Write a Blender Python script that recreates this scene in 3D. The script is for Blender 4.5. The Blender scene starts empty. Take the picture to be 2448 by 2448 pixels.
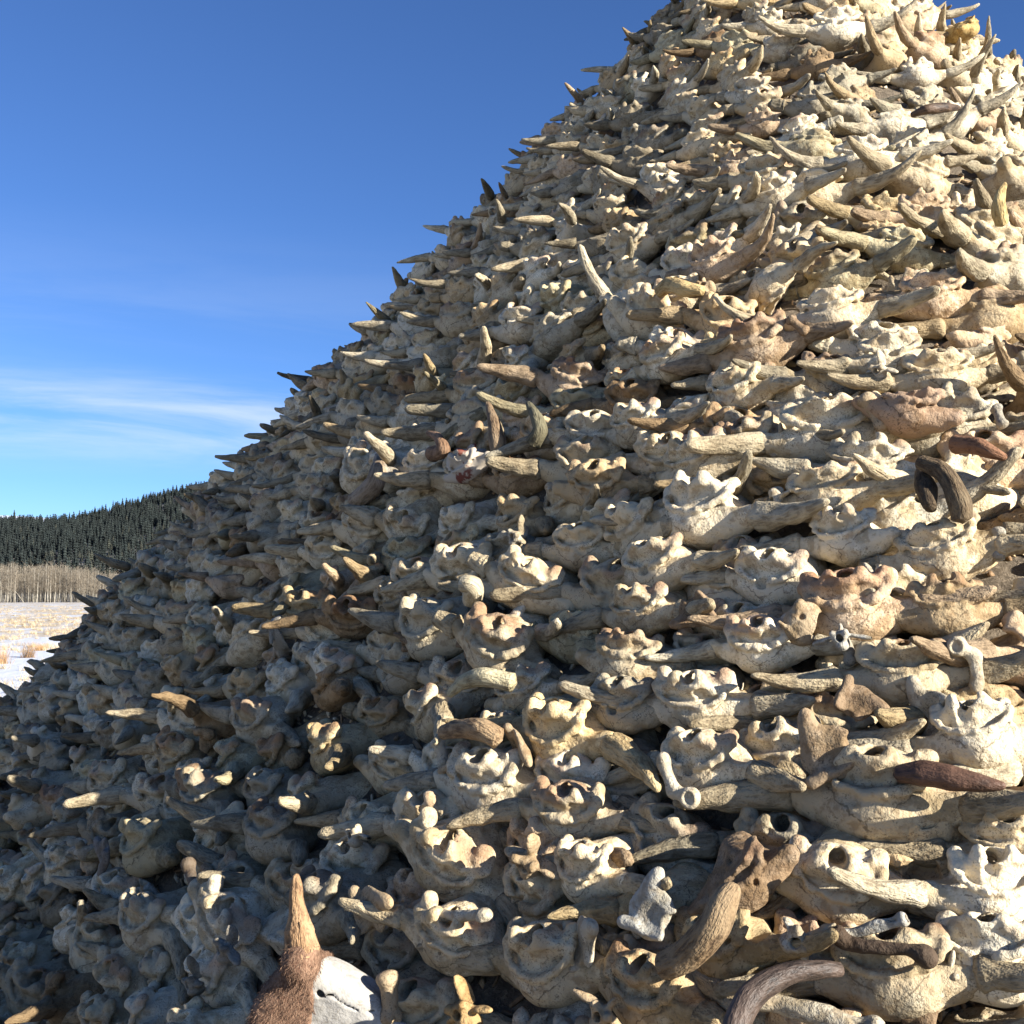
import bpy, math, random
import numpy as np
from mathutils import Matrix, Vector

random.seed(7)
RNG = np.random.default_rng(11)
scene = bpy.context.scene
COL = scene.collection
rad = math.radians

# ------------------------------------------------------------------ camera
PITCH = rad(4.3)
CAM_Z = 1.6
GZ = -0.45               # level of the flat round the mound
FPX = 2655.0            # focal length in pixels of a 2448 pixel frame
cam_d = bpy.data.cameras.new('camera')
cam_d.sensor_width = 36.0
cam_d.lens = 36.0 * FPX / 2448.0
cam_d.clip_start = 0.05
cam_d.clip_end = 30000
cam = bpy.data.objects.new('camera', cam_d)
cam.location = (0, 0, CAM_Z)
cam.rotation_euler = (rad(90) + PITCH, 0, 0)
COL.objects.link(cam)
scene.camera = cam

# ------------------------------------------------------------------ light
SUN_EL = rad(20.0)
SUN_AZ = rad(125.5)     # clockwise from +Y towards +X
sun_dir = Vector((math.sin(SUN_AZ) * math.cos(SUN_EL), math.cos(SUN_AZ) * math.cos(SUN_EL), math.sin(SUN_EL)))
sd = bpy.data.lights.new('sun', 'SUN')
sd.energy = 5.0
sd.angle = rad(0.5)
sd.color = (1.0, 0.955, 0.87)
sun = bpy.data.objects.new('sun', sd)
sun.rotation_euler = (-sun_dir).to_track_quat('-Z', 'Y').to_euler()
sun.location = (30, -10, 20)
COL.objects.link(sun)

world = bpy.data.worlds.new('World')
scene.world = world
world.use_nodes = True
wt = world.node_tree
wt.nodes.clear()


class NT:
    """tiny helper round a node tree"""
    def __init__(self, tree):
        self.t = tree

    def n(self, kind, **kw):
        nd = self.t.nodes.new(kind)
        ins = kw.pop('ins', {})
        for k, v in kw.items():
            setattr(nd, k, v)
        for k, v in ins.items():
            self.set(nd.inputs[k], v)
        return nd

    def set(self, sock, v):
        if isinstance(v, bpy.types.NodeSocket):
            self.t.links.new(v, sock)
        else:
            sock.default_value = v

    def math(self, op, a, b=None, c=None, clamp=False):
        nd = self.t.nodes.new('ShaderNodeMath')
        nd.operation = op
        nd.use_clamp = clamp
        for i, v in enumerate((a, b, c)):
            if v is not None:
                self.set(nd.inputs[i], v)
        return nd.outputs[0]

    def vmath(self, op, a, b=None):
        nd = self.t.nodes.new('ShaderNodeVectorMath')
        nd.operation = op
        self.set(nd.inputs[0], a)
        if b is not None:
            self.set(nd.inputs[1], b)
        return nd.outputs['Value'] if op in ('LENGTH', 'DOT_PRODUCT') else nd.outputs[0]

    def mix(self, fac, a, b, blend='MIX'):
        nd = self.t.nodes.new('ShaderNodeMix')
        nd.data_type = 'RGBA'
        nd.blend_type = blend
        nd.clamp_factor = True
        self.set(nd.inputs[0], fac)
        self.set(nd.inputs[6], a)
        self.set(nd.inputs[7], b)
        return nd.outputs[2]

    def ramp(self, fac, lo, hi, smooth=True):
        nd = self.t.nodes.new('ShaderNodeMapRange')
        nd.interpolation_type = 'SMOOTHSTEP' if smooth else 'LINEAR'
        nd.clamp = True
        self.set(nd.inputs[0], fac)
        nd.inputs[1].default_value = lo
        nd.inputs[2].default_value = hi
        return nd.outputs[0]

    def noise(self, vec, scale, detail=4, rough=0.55, dist=0.0, out='Fac'):
        nd = self.t.nodes.new('ShaderNodeTexNoise')
        self.set(nd.inputs['Vector'], vec)
        nd.inputs['Scale'].default_value = scale
        nd.inputs['Detail'].default_value = detail
        nd.inputs['Roughness'].default_value = rough
        nd.inputs['Distortion'].default_value = dist
        return nd.outputs[out]

    def mapping(self, vec, scale=(1, 1, 1), loc=(0, 0, 0)):
        nd = self.t.nodes.new('ShaderNodeMapping')
        self.set(nd.inputs['Vector'], vec)
        nd.inputs['Scale'].default_value = scale
        nd.inputs['Location'].default_value = loc
        return nd.outputs[0]

    def sep(self, vec):
        nd = self.t.nodes.new('ShaderNodeSeparateXYZ')
        self.set(nd.inputs[0], vec)
        return nd.outputs


W = NT(wt)
sky = W.n('ShaderNodeTexSky', sky_type='NISHITA')
sky.sun_disc = False
sky.sun_elevation = SUN_EL
sky.sun_rotation = SUN_AZ
sky.altitude = 1400
sky.air_density = 1.0
sky.dust_density = 0.0
sky.ozone_density = 6.0
geo = W.n('ShaderNodeTexCoord')
dirv = geo.outputs['Generated']
dz = W.sep(dirv)[2]
# thin streaks of high cloud low over the horizon
st = W.mapping(dirv, (1.4, 1.4, 11.0))
cn = W.noise(st, 2.0, 6, 0.6, 0.5)
band1 = W.math('MULTIPLY', W.ramp(dz, 0.095, 0.150), W.ramp(dz, 0.205, 0.150))
band2 = W.math('MULTIPLY', W.math('MULTIPLY', W.ramp(dz, 0.17, 0.22), W.ramp(dz, 0.33, 0.22)), 0.14)
bands = W.math('MAXIMUM', band1, band2)
cl = W.math('MULTIPLY', bands, W.ramp(cn, 0.30, 0.66))
cl = W.math('MULTIPLY', cl, 0.62)
skb = W.mix(1.0, sky.outputs[0], (0.86, 0.94, 1.12, 1), 'MULTIPLY')
skc = W.mix(cl, skb, (6.2, 6.7, 7.2, 1))
bg = W.n('ShaderNodeBackground', ins={'Color': skc, 'Strength': 0.050})
wo = W.n('ShaderNodeOutputWorld')
wt.links.new(bg.outputs[0], wo.inputs['Surface'])

vs = scene.view_settings
vs.view_transform = 'Standard'
vs.look = 'None'
vs.gamma = 1.0
vs.exposure = 1.60
vs.use_curve_mapping = False
scene.render.engine = 'CYCLES'
try:
    scene.cycles.max_bounces = 6
    scene.cycles.diffuse_bounces = 2
except Exception:
    pass

# ------------------------------------------------------------------ numpy helpers
def vnoise(P, scale, seed=0):
    """value noise in [-1,1] at points P (n,3)"""
    Q = P * scale + seed * 17.37
    I = np.floor(Q).astype(np.int64)
    F = Q - I
    F = F * F * (3 - 2 * F)
    out = np.zeros(len(P))
    for dx in (0, 1):
        for dy in (0, 1):
            for dzz in (0, 1):
                X = I[:, 0] + dx
                Y = I[:, 1] + dy
                Z = I[:, 2] + dzz
                h = (X * 374761393 + Y * 668265263 + Z * 2147483647 + seed * 974711) & 0x7fffffff
                h = (h ^ (h >> 13)) * 1274126177 & 0x7fffffff
                h = (h ^ (h >> 16)) & 0xffff
                w = (F[:, 0] if dx else 1 - F[:, 0]) * (F[:, 1] if dy else 1 - F[:, 1]) * (F[:, 2] if dzz else 1 - F[:, 2])
                out += w * (h / 32767.5 - 1)
    return out


def fbm(P, scale, seed=0, octaves=3):
    o = np.zeros(len(P))
    a = 1.0
    for i in range(octaves):
        o += a * vnoise(P, scale * 2.1 ** i, seed + i)
        a *= 0.5
    return o


def stain(P, seed=0):
    return 0.5 + 0.42 * np.stack([fbm(P, 9, seed + 40, 2), fbm(P, 21, seed + 50, 3), fbm(P, 14, seed + 60, 3)], -1)


def smin(a, b, k):
    h = np.clip(0.5 + 0.5 * (b - a) / k, 0, 1)
    return b * (1 - h) + a * h - k * h * (1 - h)


def smax(a, b, k):
    return -smin(-a, -b, k)


def rotm(rx=0, ry=0, rz=0):
    return np.array(Matrix.Rotation(rz, 3, 'Z') @ Matrix.Rotation(ry, 3, 'Y') @ Matrix.Rotation(rx, 3, 'X'))


def ell(P, c, r, R=None):
    q = P - np.array(c)
    if R is not None:
        q = q @ R
    r = np.array(r)
    k0 = np.linalg.norm(q / r, axis=1)
    k1 = np.linalg.norm(q / (r * r), axis=1) + 1e-9
    return k0 * (k0 - 1) / k1


def cap(P, a, b, ra, rb):
    a = np.array(a, float)
    b = np.array(b, float)
    ab = b - a
    t = np.clip(((P - a) @ ab) / (ab @ ab), 0, 1)
    d = np.linalg.norm(P - a - t[:, None] * ab, axis=1)
    return d - (ra + (rb - ra) * t)


def surface_nets(fn, lo, hi, step):
    lo = np.array(lo, float)
    hi = np.array(hi, float)
    N = np.ceil((hi - lo) / step).astype(int) + 1
    g = [lo[i] + step * np.arange(N[i]) for i in range(3)]
    X = np.stack(np.meshgrid(*g, indexing='ij'), -1).reshape(-1, 3)
    # coarse pass first: the exact field is only needed near the surface
    cs = step * 3
    Nc = np.ceil((hi - lo) / cs).astype(int) + 2
    gc = [lo[i] + cs * np.arange(Nc[i]) for i in range(3)]
    Vc = fn(np.stack(np.meshgrid(*gc, indexing='ij'), -1).reshape(-1, 3)).reshape(Nc)
    ix = [np.minimum(np.round(np.arange(N[i]) / 3).astype(int), Nc[i] - 1) for i in range(3)]
    V = Vc[np.ix_(*ix)].ravel()
    msk = np.abs(V) < cs * 1.9
    V[msk] = fn(X[msk])
    V = V.reshape(N)
    acc = np.zeros(tuple(N - 1) + (3,))
    cnt = np.zeros(tuple(N - 1))
    corners = [(i, j, k) for i in (0, 1) for j in (0, 1) for k in (0, 1)]
    sl = lambda c: V[c[0]:N[0] - 1 + c[0], c[1]:N[1] - 1 + c[1], c[2]:N[2] - 1 + c[2]]
    for a in corners:
        for ax in range(3):
            if a[ax] == 1:
                continue
            b = list(a)
            b[ax] = 1
            va, vb = sl(a), sl(tuple(b))
            m = (va < 0) != (vb < 0)
            t = np.where(m, va / np.where(m, va - vb, 1), 0)
            p = np.zeros(va.shape + (3,))
            p[..., 0] = a[0]
            p[..., 1] = a[1]
            p[..., 2] = a[2]
            p[..., ax] = t
            acc += p * m[..., None]
            cnt += m
    act = cnt > 0
    idx = -np.ones(act.shape, int)
    idx[act] = np.arange(act.sum())
    base = np.stack(np.nonzero(act), -1)
    verts = lo + step * (base + acc[act] / cnt[act][:, None])
    quads = []
    for ax in range(3):
        o1, o2 = [(1, 2), (2, 0), (0, 1)][ax]
        n0 = [slice(0, N[i]) for i in range(3)]
        A = [slice(1, N[i] - 1) for i in range(3)]
        A[ax] = slice(0, N[ax] - 1)
        B = list(A)
        B[ax] = slice(1, N[ax])
        va, vb = V[tuple(A)], V[tuple(B)]
        m = (va < 0) != (vb < 0)
        I = np.stack(np.nonzero(m), -1)
        if not len(I):
            continue
        flip = vb[m] < 0
        off = np.array([1, 1, 1])
        off[ax] = 0
        c = I + off
        e1 = np.zeros(3, int)
        e1[o1] = 1
        e2 = np.zeros(3, int)
        e2[o2] = 1
        q = np.stack([idx[tuple((c - e1 - e2).T)], idx[tuple((c - e2).T)], idx[tuple(c.T)], idx[tuple((c - e1).T)]], -1)
        q[flip] = q[flip][:, ::-1]
        quads.append(q)
    return verts, np.concatenate(quads)


def make_mesh(name, verts, quads=None, mat=None, loc=None, tint=None, smooth=True, tris=None, mat_idx=None, stn=None):
    me = bpy.data.meshes.new(name)
    verts = np.asarray(verts, np.float32)
    nq = 0 if quads is None else len(quads)
    nt = 0 if tris is None else len(tris)
    me.vertices.add(len(verts))
    me.vertices.foreach_set('co', verts.ravel())
    parts = []
    if nq:
        parts.append(np.asarray(quads, np.int32).ravel())
    if nt:
        parts.append(np.asarray(tris, np.int32).ravel())
    li = np.concatenate(parts)
    me.loops.add(len(li))
    me.loops.foreach_set('vertex_index', li)
    me.polygons.add(nq + nt)
    tot = np.concatenate([np.full(nq, 4), np.full(nt, 3)]).astype(np.int32)
    start = np.concatenate([[0], np.cumsum(tot)[:-1]]).astype(np.int32)
    me.polygons.foreach_set('loop_start', start)
    me.polygons.foreach_set('loop_total', tot)
    if smooth:
        me.polygons.foreach_set('use_smooth', np.ones(nq + nt, bool))
    if mat_idx is not None:
        me.polygons.foreach_set('material_index', np.asarray(mat_idx, np.int32))
    if loc is not None:
        at = me.attributes.new('loc', 'FLOAT_VECTOR', 'POINT')
        at.data.foreach_set('vector', np.asarray(loc, np.float32).ravel())
    if stn is not None:
        at = me.attributes.new('stn', 'FLOAT_VECTOR', 'POINT')
        at.data.foreach_set('vector', np.asarray(stn, np.float32).ravel())
    if tint is None:
        tint = np.ones((len(verts), 4))
    at = me.attributes.new('tint', 'FLOAT_COLOR', 'POINT')
    at.data.foreach_set('color', np.asarray(tint, np.float32).ravel())
    if mat is not None:
        for m in (mat if isinstance(mat, (list, tuple)) else [mat]):
            me.materials.append(m)
    me.update(calc_edges=True)
    me.validate()
    return me


def link(name, data, parent=None, label=None, cat=None, group=None, kind=None, color=None):
    o = bpy.data.objects.new(name, data)
    COL.objects.link(o)
    if parent is not None:
        o.parent = parent
    if label:
        o['label'] = label
    if cat:
        o['category'] = cat
    if group:
        o['group'] = group
    if kind:
        o['kind'] = kind
    if color is not None:
        o.color = (color[0], color[1], color[2], 1)
    return o


def tube(path, radii, seg=16, groove=0.0, seed=0, gscale=6.0, cap_round=True, tw=0.0, base_round=False):
    """swept tube along path (n,3); returns verts, quads, tris, loc (x = length, yz = round)"""
    path = np.asarray(path, float)
    n = len(path)
    T = np.gradient(path, axis=0)
    T /= np.linalg.norm(T, axis=1)[:, None]
    up = np.array([0, 0, 1.0]) if abs(T[0][2]) < 0.9 else np.array([0, 1.0, 0])
    N = np.cross(up, T[0])
    N /= np.linalg.norm(N)
    L = np.concatenate([[0], np.cumsum(np.linalg.norm(np.diff(path, axis=0), axis=1))])
    V, LOC = [], []
    th = np.linspace(0, 2 * np.pi, seg, endpoint=False)
    for i in range(n):
        N = N - T[i] * (N @ T[i])
        N /= np.linalg.norm(N)
        B = np.cross(T[i], N)
        r0 = radii[i]
        q = np.stack([np.cos(th) * gscale / 6 * 2.2, np.sin(th) * gscale / 6 * 2.2, np.full(seg, L[i] * 5)], -1)
        r = r0 * (1 + groove * (vnoise(q, 1.3, seed) * 0.7 + vnoise(q * np.array([2.4, 2.4, 1.0]), 1.3, seed + 5) * 0.6))
        V.append(path[i] + r[:, None] * (np.cos(th + tw * L[i])[:, None] * N + np.sin(th + tw * L[i])[:, None] * B))
        LOC.append(np.stack([np.full(seg, L[i]), np.cos(th) * r0, np.sin(th) * r0], -1))
    V = np.concatenate(V)
    LOC = np.concatenate(LOC)
    Q = []
    for i in range(n - 1):
        a = i * seg + np.arange(seg)
        b = i * seg + (np.arange(seg) + 1) % seg
        Q.append(np.stack([a, b, b + seg, a + seg], -1))
    Q = np.concatenate(Q)
    e = len(V)
    V = np.concatenate([V, path[-1:] + T[-1:] * radii[-1] * (0.5 if cap_round else 0.0), path[:1] - T[:1] * radii[0] * (0.5 if base_round else 0)])
    LOC = np.concatenate([LOC, [[L[-1], 0, 0]], [[0, 0, 0]]])
    a = (n - 1) * seg + np.arange(seg)
    b = (n - 1) * seg + (np.arange(seg) + 1) % seg
    tr = [np.stack([a, b, np.full(seg, e)], -1)]
    a = np.arange(seg)
    b = (np.arange(seg) + 1) % seg
    tr.append(np.stack([b, a, np.full(seg, e + 1)], -1))
    return V, Q, np.concatenate(tr), LOC


def join(parts):
    """parts: list of (V, Q, T, loc, tint) -> concatenated arrays"""
    V, Q, T, L, C = [], [], [], [], []
    o = 0
    for v, q, t, l, c in parts:
        V.append(v)
        if q is not None and len(q):
            Q.append(np.asarray(q) + o)
        if t is not None and len(t):
            T.append(np.asarray(t) + o)
        L.append(l if l is not None else v)
        C.append(c if c is not None else np.ones((len(v), 4)))
        o += len(v)
    return (np.concatenate(V), np.concatenate(Q) if Q else None, np.concatenate(T) if T else None, np.concatenate(L), np.concatenate(C))


# ------------------------------------------------------------------ materials
def new_mat(name):
    m = bpy.data.materials.new(name)
    m.use_nodes = True
    m.node_tree.nodes.clear()
    t = NT(m.node_tree)
    b = t.n('ShaderNodeBsdfPrincipled')
    o = t.n('ShaderNodeOutputMaterial')
    m.node_tree.links.new(b.outputs[0], o.inputs['Surface'])
    b.inputs['Roughness'].default_value = 0.85
    b.inputs['Specular IOR Level'].default_value = 0.25
    return m, t, b


def tint_of(t):
    a = t.n('ShaderNodeAttribute', attribute_name='tint')
    oi = t.n('ShaderNodeObjectInfo')
    return t.mix(1.0, a.outputs['Color'], oi.outputs['Color'], 'MULTIPLY')


def bump(t, b, h, dist, strength=1.0):
    bp = t.n('ShaderNodeBump', ins={'Height': h, 'Distance': dist, 'Strength': strength})
    t.set(b.inputs['Normal'], bp.outputs[0])


def bone_material(name, sutures=True):
    m, t, b = new_mat(name)
    pos = t.n('ShaderNodeNewGeometry').outputs['Position']
    ta = t.n('ShaderNodeAttribute', attribute_name='tint')
    oi = t.n('ShaderNodeObjectInfo')
    sh = t.math('FRACT', t.math('ADD', ta.outputs['Alpha'], oi.outputs['Random']))       # per skull
    sh = t.math('MULTIPLY', t.math('SUBTRACT', sh, 0.5), 0.16)
    stn = t.sep(t.n('ShaderNodeAttribute', attribute_name='stn').outputs['Vector'])
    s1, s2, s3 = (t.math('ADD', stn[k], sh) for k in range(3))
    n3 = t.noise(pos, 38.0, 3, 0.65, 0.0)
    n4 = t.noise(pos, 170.0, 1, 0.6)
    c = t.mix(t.ramp(s1, 0.30, 0.70), (0.68, 0.585, 0.435, 1), (0.57, 0.505, 0.395, 1))
    c = t.mix(t.math('MULTIPLY', t.ramp(s2, 0.52, 0.80), 0.65), c, (0.78, 0.725, 0.60, 1))
    st = t.math('MULTIPLY', t.ramp(t.math('ADD', t.math('MULTIPLY', n3, 0.7), t.math('MULTIPLY', s3, 0.3)), 0.475, 0.62), 0.66)
    c = t.mix(st, c, (0.34, 0.25, 0.155, 1))
    c = t.mix(t.math('MULTIPLY', t.ramp(s3, 0.55, 0.85), 0.45), c, (0.44, 0.36, 0.22, 1))
    wn = t.noise(pos, 24.0, 2, 0.7, out='Color')
    wx = t.sep(wn)[0]
    if sutures:
        lc = t.sep(t.n('ShaderNodeAttribute', attribute_name='loc').outputs['Vector'])
        lx, ly, lz = lc[0], lc[1], lc[2]
        oc = t.math('MULTIPLY', t.ramp(lz, 0.045, 0.10), t.ramp(s1, 0.50, 0.72))
        c = t.mix(t.math('MULTIPLY', oc, 0.70), c, (0.38, 0.23, 0.15, 1))
        wob = t.math('ADD', t.math('MULTIPLY', t.math('SUBTRACT', wx, 0.5), 0.05), t.math('MULTIPLY', t.math('SUBTRACT', n4, 0.5), 0.006))
        ax = t.math('ABSOLUTE', lx)
        midd = t.math('ABSOLUTE', t.math('ADD', lx, wob))
        mid = t.math('MULTIPLY', t.ramp(midd, 0.0036, 0.0010), t.ramp(lz, -0.028, -0.040))
        curve = t.math('ADD', t.math('ADD', -0.045, t.math('MULTIPLY', ax, 0.62)), wob)
        brd = t.math('ABSOLUTE', t.math('SUBTRACT', lz, curve))
        br = t.math('MULTIPLY', t.ramp(brd, 0.0036, 0.0010), t.ramp(ax, 0.105, 0.09))
        su = t.math('MULTIPLY', t.math('MAXIMUM', mid, br), t.ramp(ly, 0.0, 0.02))
        su = t.math('MULTIPLY', su, t.ramp(n3, 0.36, 0.48))
    wy = t.math('ABSOLUTE', t.math('SUBTRACT', t.sep(wn)[1], 0.5))
    cr = t.math('MULTIPLY', t.ramp(wy, 0.009, 0.003), t.ramp(s2, 0.58, 0.68))
    if sutures:
        cr = t.math('MAXIMUM', cr, su)
    c = t.mix(t.math('MULTIPLY', cr, 0.70), c, (0.13, 0.10, 0.07, 1))
    sp = t.math('MULTIPLY', t.ramp(n4, 0.56, 0.68), t.ramp(s2, 0.34, 0.60))
    c = t.mix(t.math('MULTIPLY', sp, 0.6), c, (0.14, 0.115, 0.08, 1))
    c = t.mix(1.0, c, t.mix(1.0, ta.outputs['Color'], oi.outputs['Color'], 'MULTIPLY'), 'MULTIPLY')
    t.set(b.inputs['Base Color'], c)
    hb = t.noise(pos, 75.0, 3, 0.68)
    bump(t, b, hb, 0.010, 0.65)
    b.inputs['Roughness'].default_value = 0.8
    return m


def horn_material(name, dark, mid, light, rough=0.85, groove=1.0):
    m, t, b = new_mat(name)
    pos = t.n('ShaderNodeNewGeometry').outputs['Position']
    loc = t.n('ShaderNodeAttribute', attribute_name='loc').outputs['Vector']
    rnd = t.n('ShaderNodeObjectInfo').outputs['Random']
    wpos = t.vmath('SCALE', pos)
    wpos.node.inputs['Scale'].default_value = 0.15
    g = t.noise(t.vmath('ADD', t.mapping(loc, (26, 85, 85)), wpos), 1.0, 3, 0.65, 0.0)
    n1 = t.noise(pos, 9.0, 2, 0.6)
    n2 = t.noise(pos, 120.0, 1, 0.6)
    c = t.mix(t.ramp(g, 0.34, 0.60), dark, mid)
    c = t.mix(t.math('MULTIPLY', t.ramp(n1, 0.42, 0.66), 0.8), c, light)
    c = t.mix(t.math('MULTIPLY', t.ramp(g, 0.42, 0.32), 0.6 * groove), c, dark)
    c = t.mix(t.math('MULTIPLY', t.ramp(n2, 0.60, 0.70), 0.4), c, dark)
    c = t.mix(1.0, c, tint_of(t), 'MULTIPLY')
    t.set(b.inputs['Base Color'], c)
    h = t.math('ADD', g, t.math('MULTIPLY', n2, 0.25))
    bump(t, b, h, 0.012 * groove, 1.0)
    b.inputs['Roughness'].default_value = rough
    return m


BONE = bone_material('weathered_bone')
BONE_PLAIN = bone_material('loose_bone', False)
HORN = horn_material('horn_core_bone', (0.24, 0.195, 0.135, 1), (0.47, 0.405, 0.295, 1), (0.63, 0.56, 0.43, 1))
SHEATH = horn_material('horn_sheath', (0.022, 0.016, 0.012, 1), (0.06, 0.042, 0.03, 1), (0.10, 0.07, 0.05, 1), 0.55, 0.5)
RUSTY = horn_material('rust_horn', (0.13, 0.080, 0.045, 1), (0.34, 0.225, 0.125, 1), (0.44, 0.315, 0.19, 1))


def dirt_material():
    m, t, b = new_mat('dirt_and_bone_dust')
    pos = t.n('ShaderNodeNewGeometry').outputs['Position']
    n1 = t.noise(pos, 7.0, 5, 0.65)
    n2 = t.noise(pos, 55.0, 5, 0.7, 0.8)
    c = t.mix(t.ramp(n1, 0.35, 0.65), (0.10, 0.078, 0.055, 1), (0.21, 0.165, 0.115, 1))
    c = t.mix(t.math('MULTIPLY', t.ramp(n2, 0.52, 0.66), 0.6), c, (0.34, 0.27, 0.19, 1))
    t.set(b.inputs['Base Color'], c)
    bump(t, b, n2, 0.03, 1.0)
    return m


DIRT = dirt_material()
#MARK_STRUCTURE
# ------------------------------------------------------------------ the mound: a rounded cone
AX, AY, APEX, SLOPE, RND = 2.170, 8.716, 7.310, 1.238, 0.137
TU, TV = 1.282, 1.194             # slope of the left and of the right face
POW, CORNER = 4.2, rad(9.55)      # plan: rounded square with one corner towards the viewer's left
_ca = math.atan2(-math.cos(CORNER), -math.sin(CORNER)) - math.pi / 4
CC, CS = math.cos(_ca), math.sin(_ca)
CP, SP = math.cos(PITCH), math.sin(PITCH)


def rho(dx, dy):
    u, v = dx * CC + dy * CS, -dx * CS + dy * CC
    return (np.abs(TU * u) ** POW + np.abs(TV * v) ** POW) ** (1 / POW) / SLOPE


def cone_z(r, off=0.0):
    k = math.sqrt(1 + SLOPE * SLOPE)
    return APEX + RND - np.sqrt((SLOPE * r) ** 2 + RND * RND) + off * k


def pix_ray(px, py):
    x, z = (px - 1224) / FPX, -(py - 1224) / FPX
    return np.array([x, CP - z * SP, SP + z * CP])


def surf(px, py, off=0.0):
    """where the sight line of a photo pixel meets the mound (raised by off)"""
    d = pix_ray(px, py)
    T = np.linspace(1.0, 13, 1600)
    P = np.array([0, 0, CAM_Z]) + T[:, None] * d
    g = P[:, 2] - cone_z(rho(P[:, 0] - AX, P[:, 1] - AY), off)
    k = np.nonzero(g < 0)[0]
    i = k[0] if len(k) else int(np.argmin(g / T))
    if len(k) and i > 0:      # refine between two samples
        f = g[i - 1] / (g[i - 1] - g[i])
        return P[i - 1] + f * (P[i] - P[i - 1]), T[i - 1] + f * (T[i] - T[i - 1])
    return P[i], T[i]


def project(p):
    d = np.asarray(p) - np.array([0, 0, CAM_Z])
    dep = d[1] * CP + d[2] * SP
    zz = -d[1] * SP + d[2] * CP
    return 1224 + FPX * d[0] / dep, 1224 - FPX * zz / dep, dep


def outward(p):
    dx, dy, h = p[0] - AX, p[1] - AY, 0.01
    o = np.array([rho(dx + h, dy) - rho(dx - h, dy), rho(dx, dy + h) - rho(dx, dy - h), 0.0])
    return o / (np.linalg.norm(o) + 1e-9)


def frame(p):
    """rows = local x (tangent), y (outward, level), z (up)"""
    o = outward(p)
    z = np.array([0, 0, 1.0])
    return np.stack([np.cross(o, z), o, z], 1)   # columns


# packed dirt core
nr, na = 150, 420
rr = np.linspace(0.0, 6.9, nr)
aa = np.linspace(0, 2 * np.pi, na, endpoint=False)
RR, AA = np.meshgrid(rr, aa, indexing='ij')
KK = rho(np.cos(AA), np.sin(AA))
PX = AX + RR / KK * np.cos(AA)
PY = AY + RR / KK * np.sin(AA)
PZ = cone_z(RR, -0.185)
pts = np.stack([PX.ravel(), PY.ravel(), PZ.ravel()], -1)
dsp = fbm(pts, 5.0, 3, 4) * 0.035
pts[:, 2] += dsp
pts[:, 2] = np.maximum(pts[:, 2], GZ - 0.3)
q = []
for i in range(nr - 1):
    a = i * na + np.arange(na)
    b = i * na + (np.arange(na) + 1) % na
    q.append(np.stack([a, a + na, b + na, b], -1))
o = link('mound', make_mesh('mound', pts, np.concatenate(q), DIRT), kind='structure')

# ------------------------------------------------------------------ skull shapes
PED = np.array([0.182, 0.016, -0.008])


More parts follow.
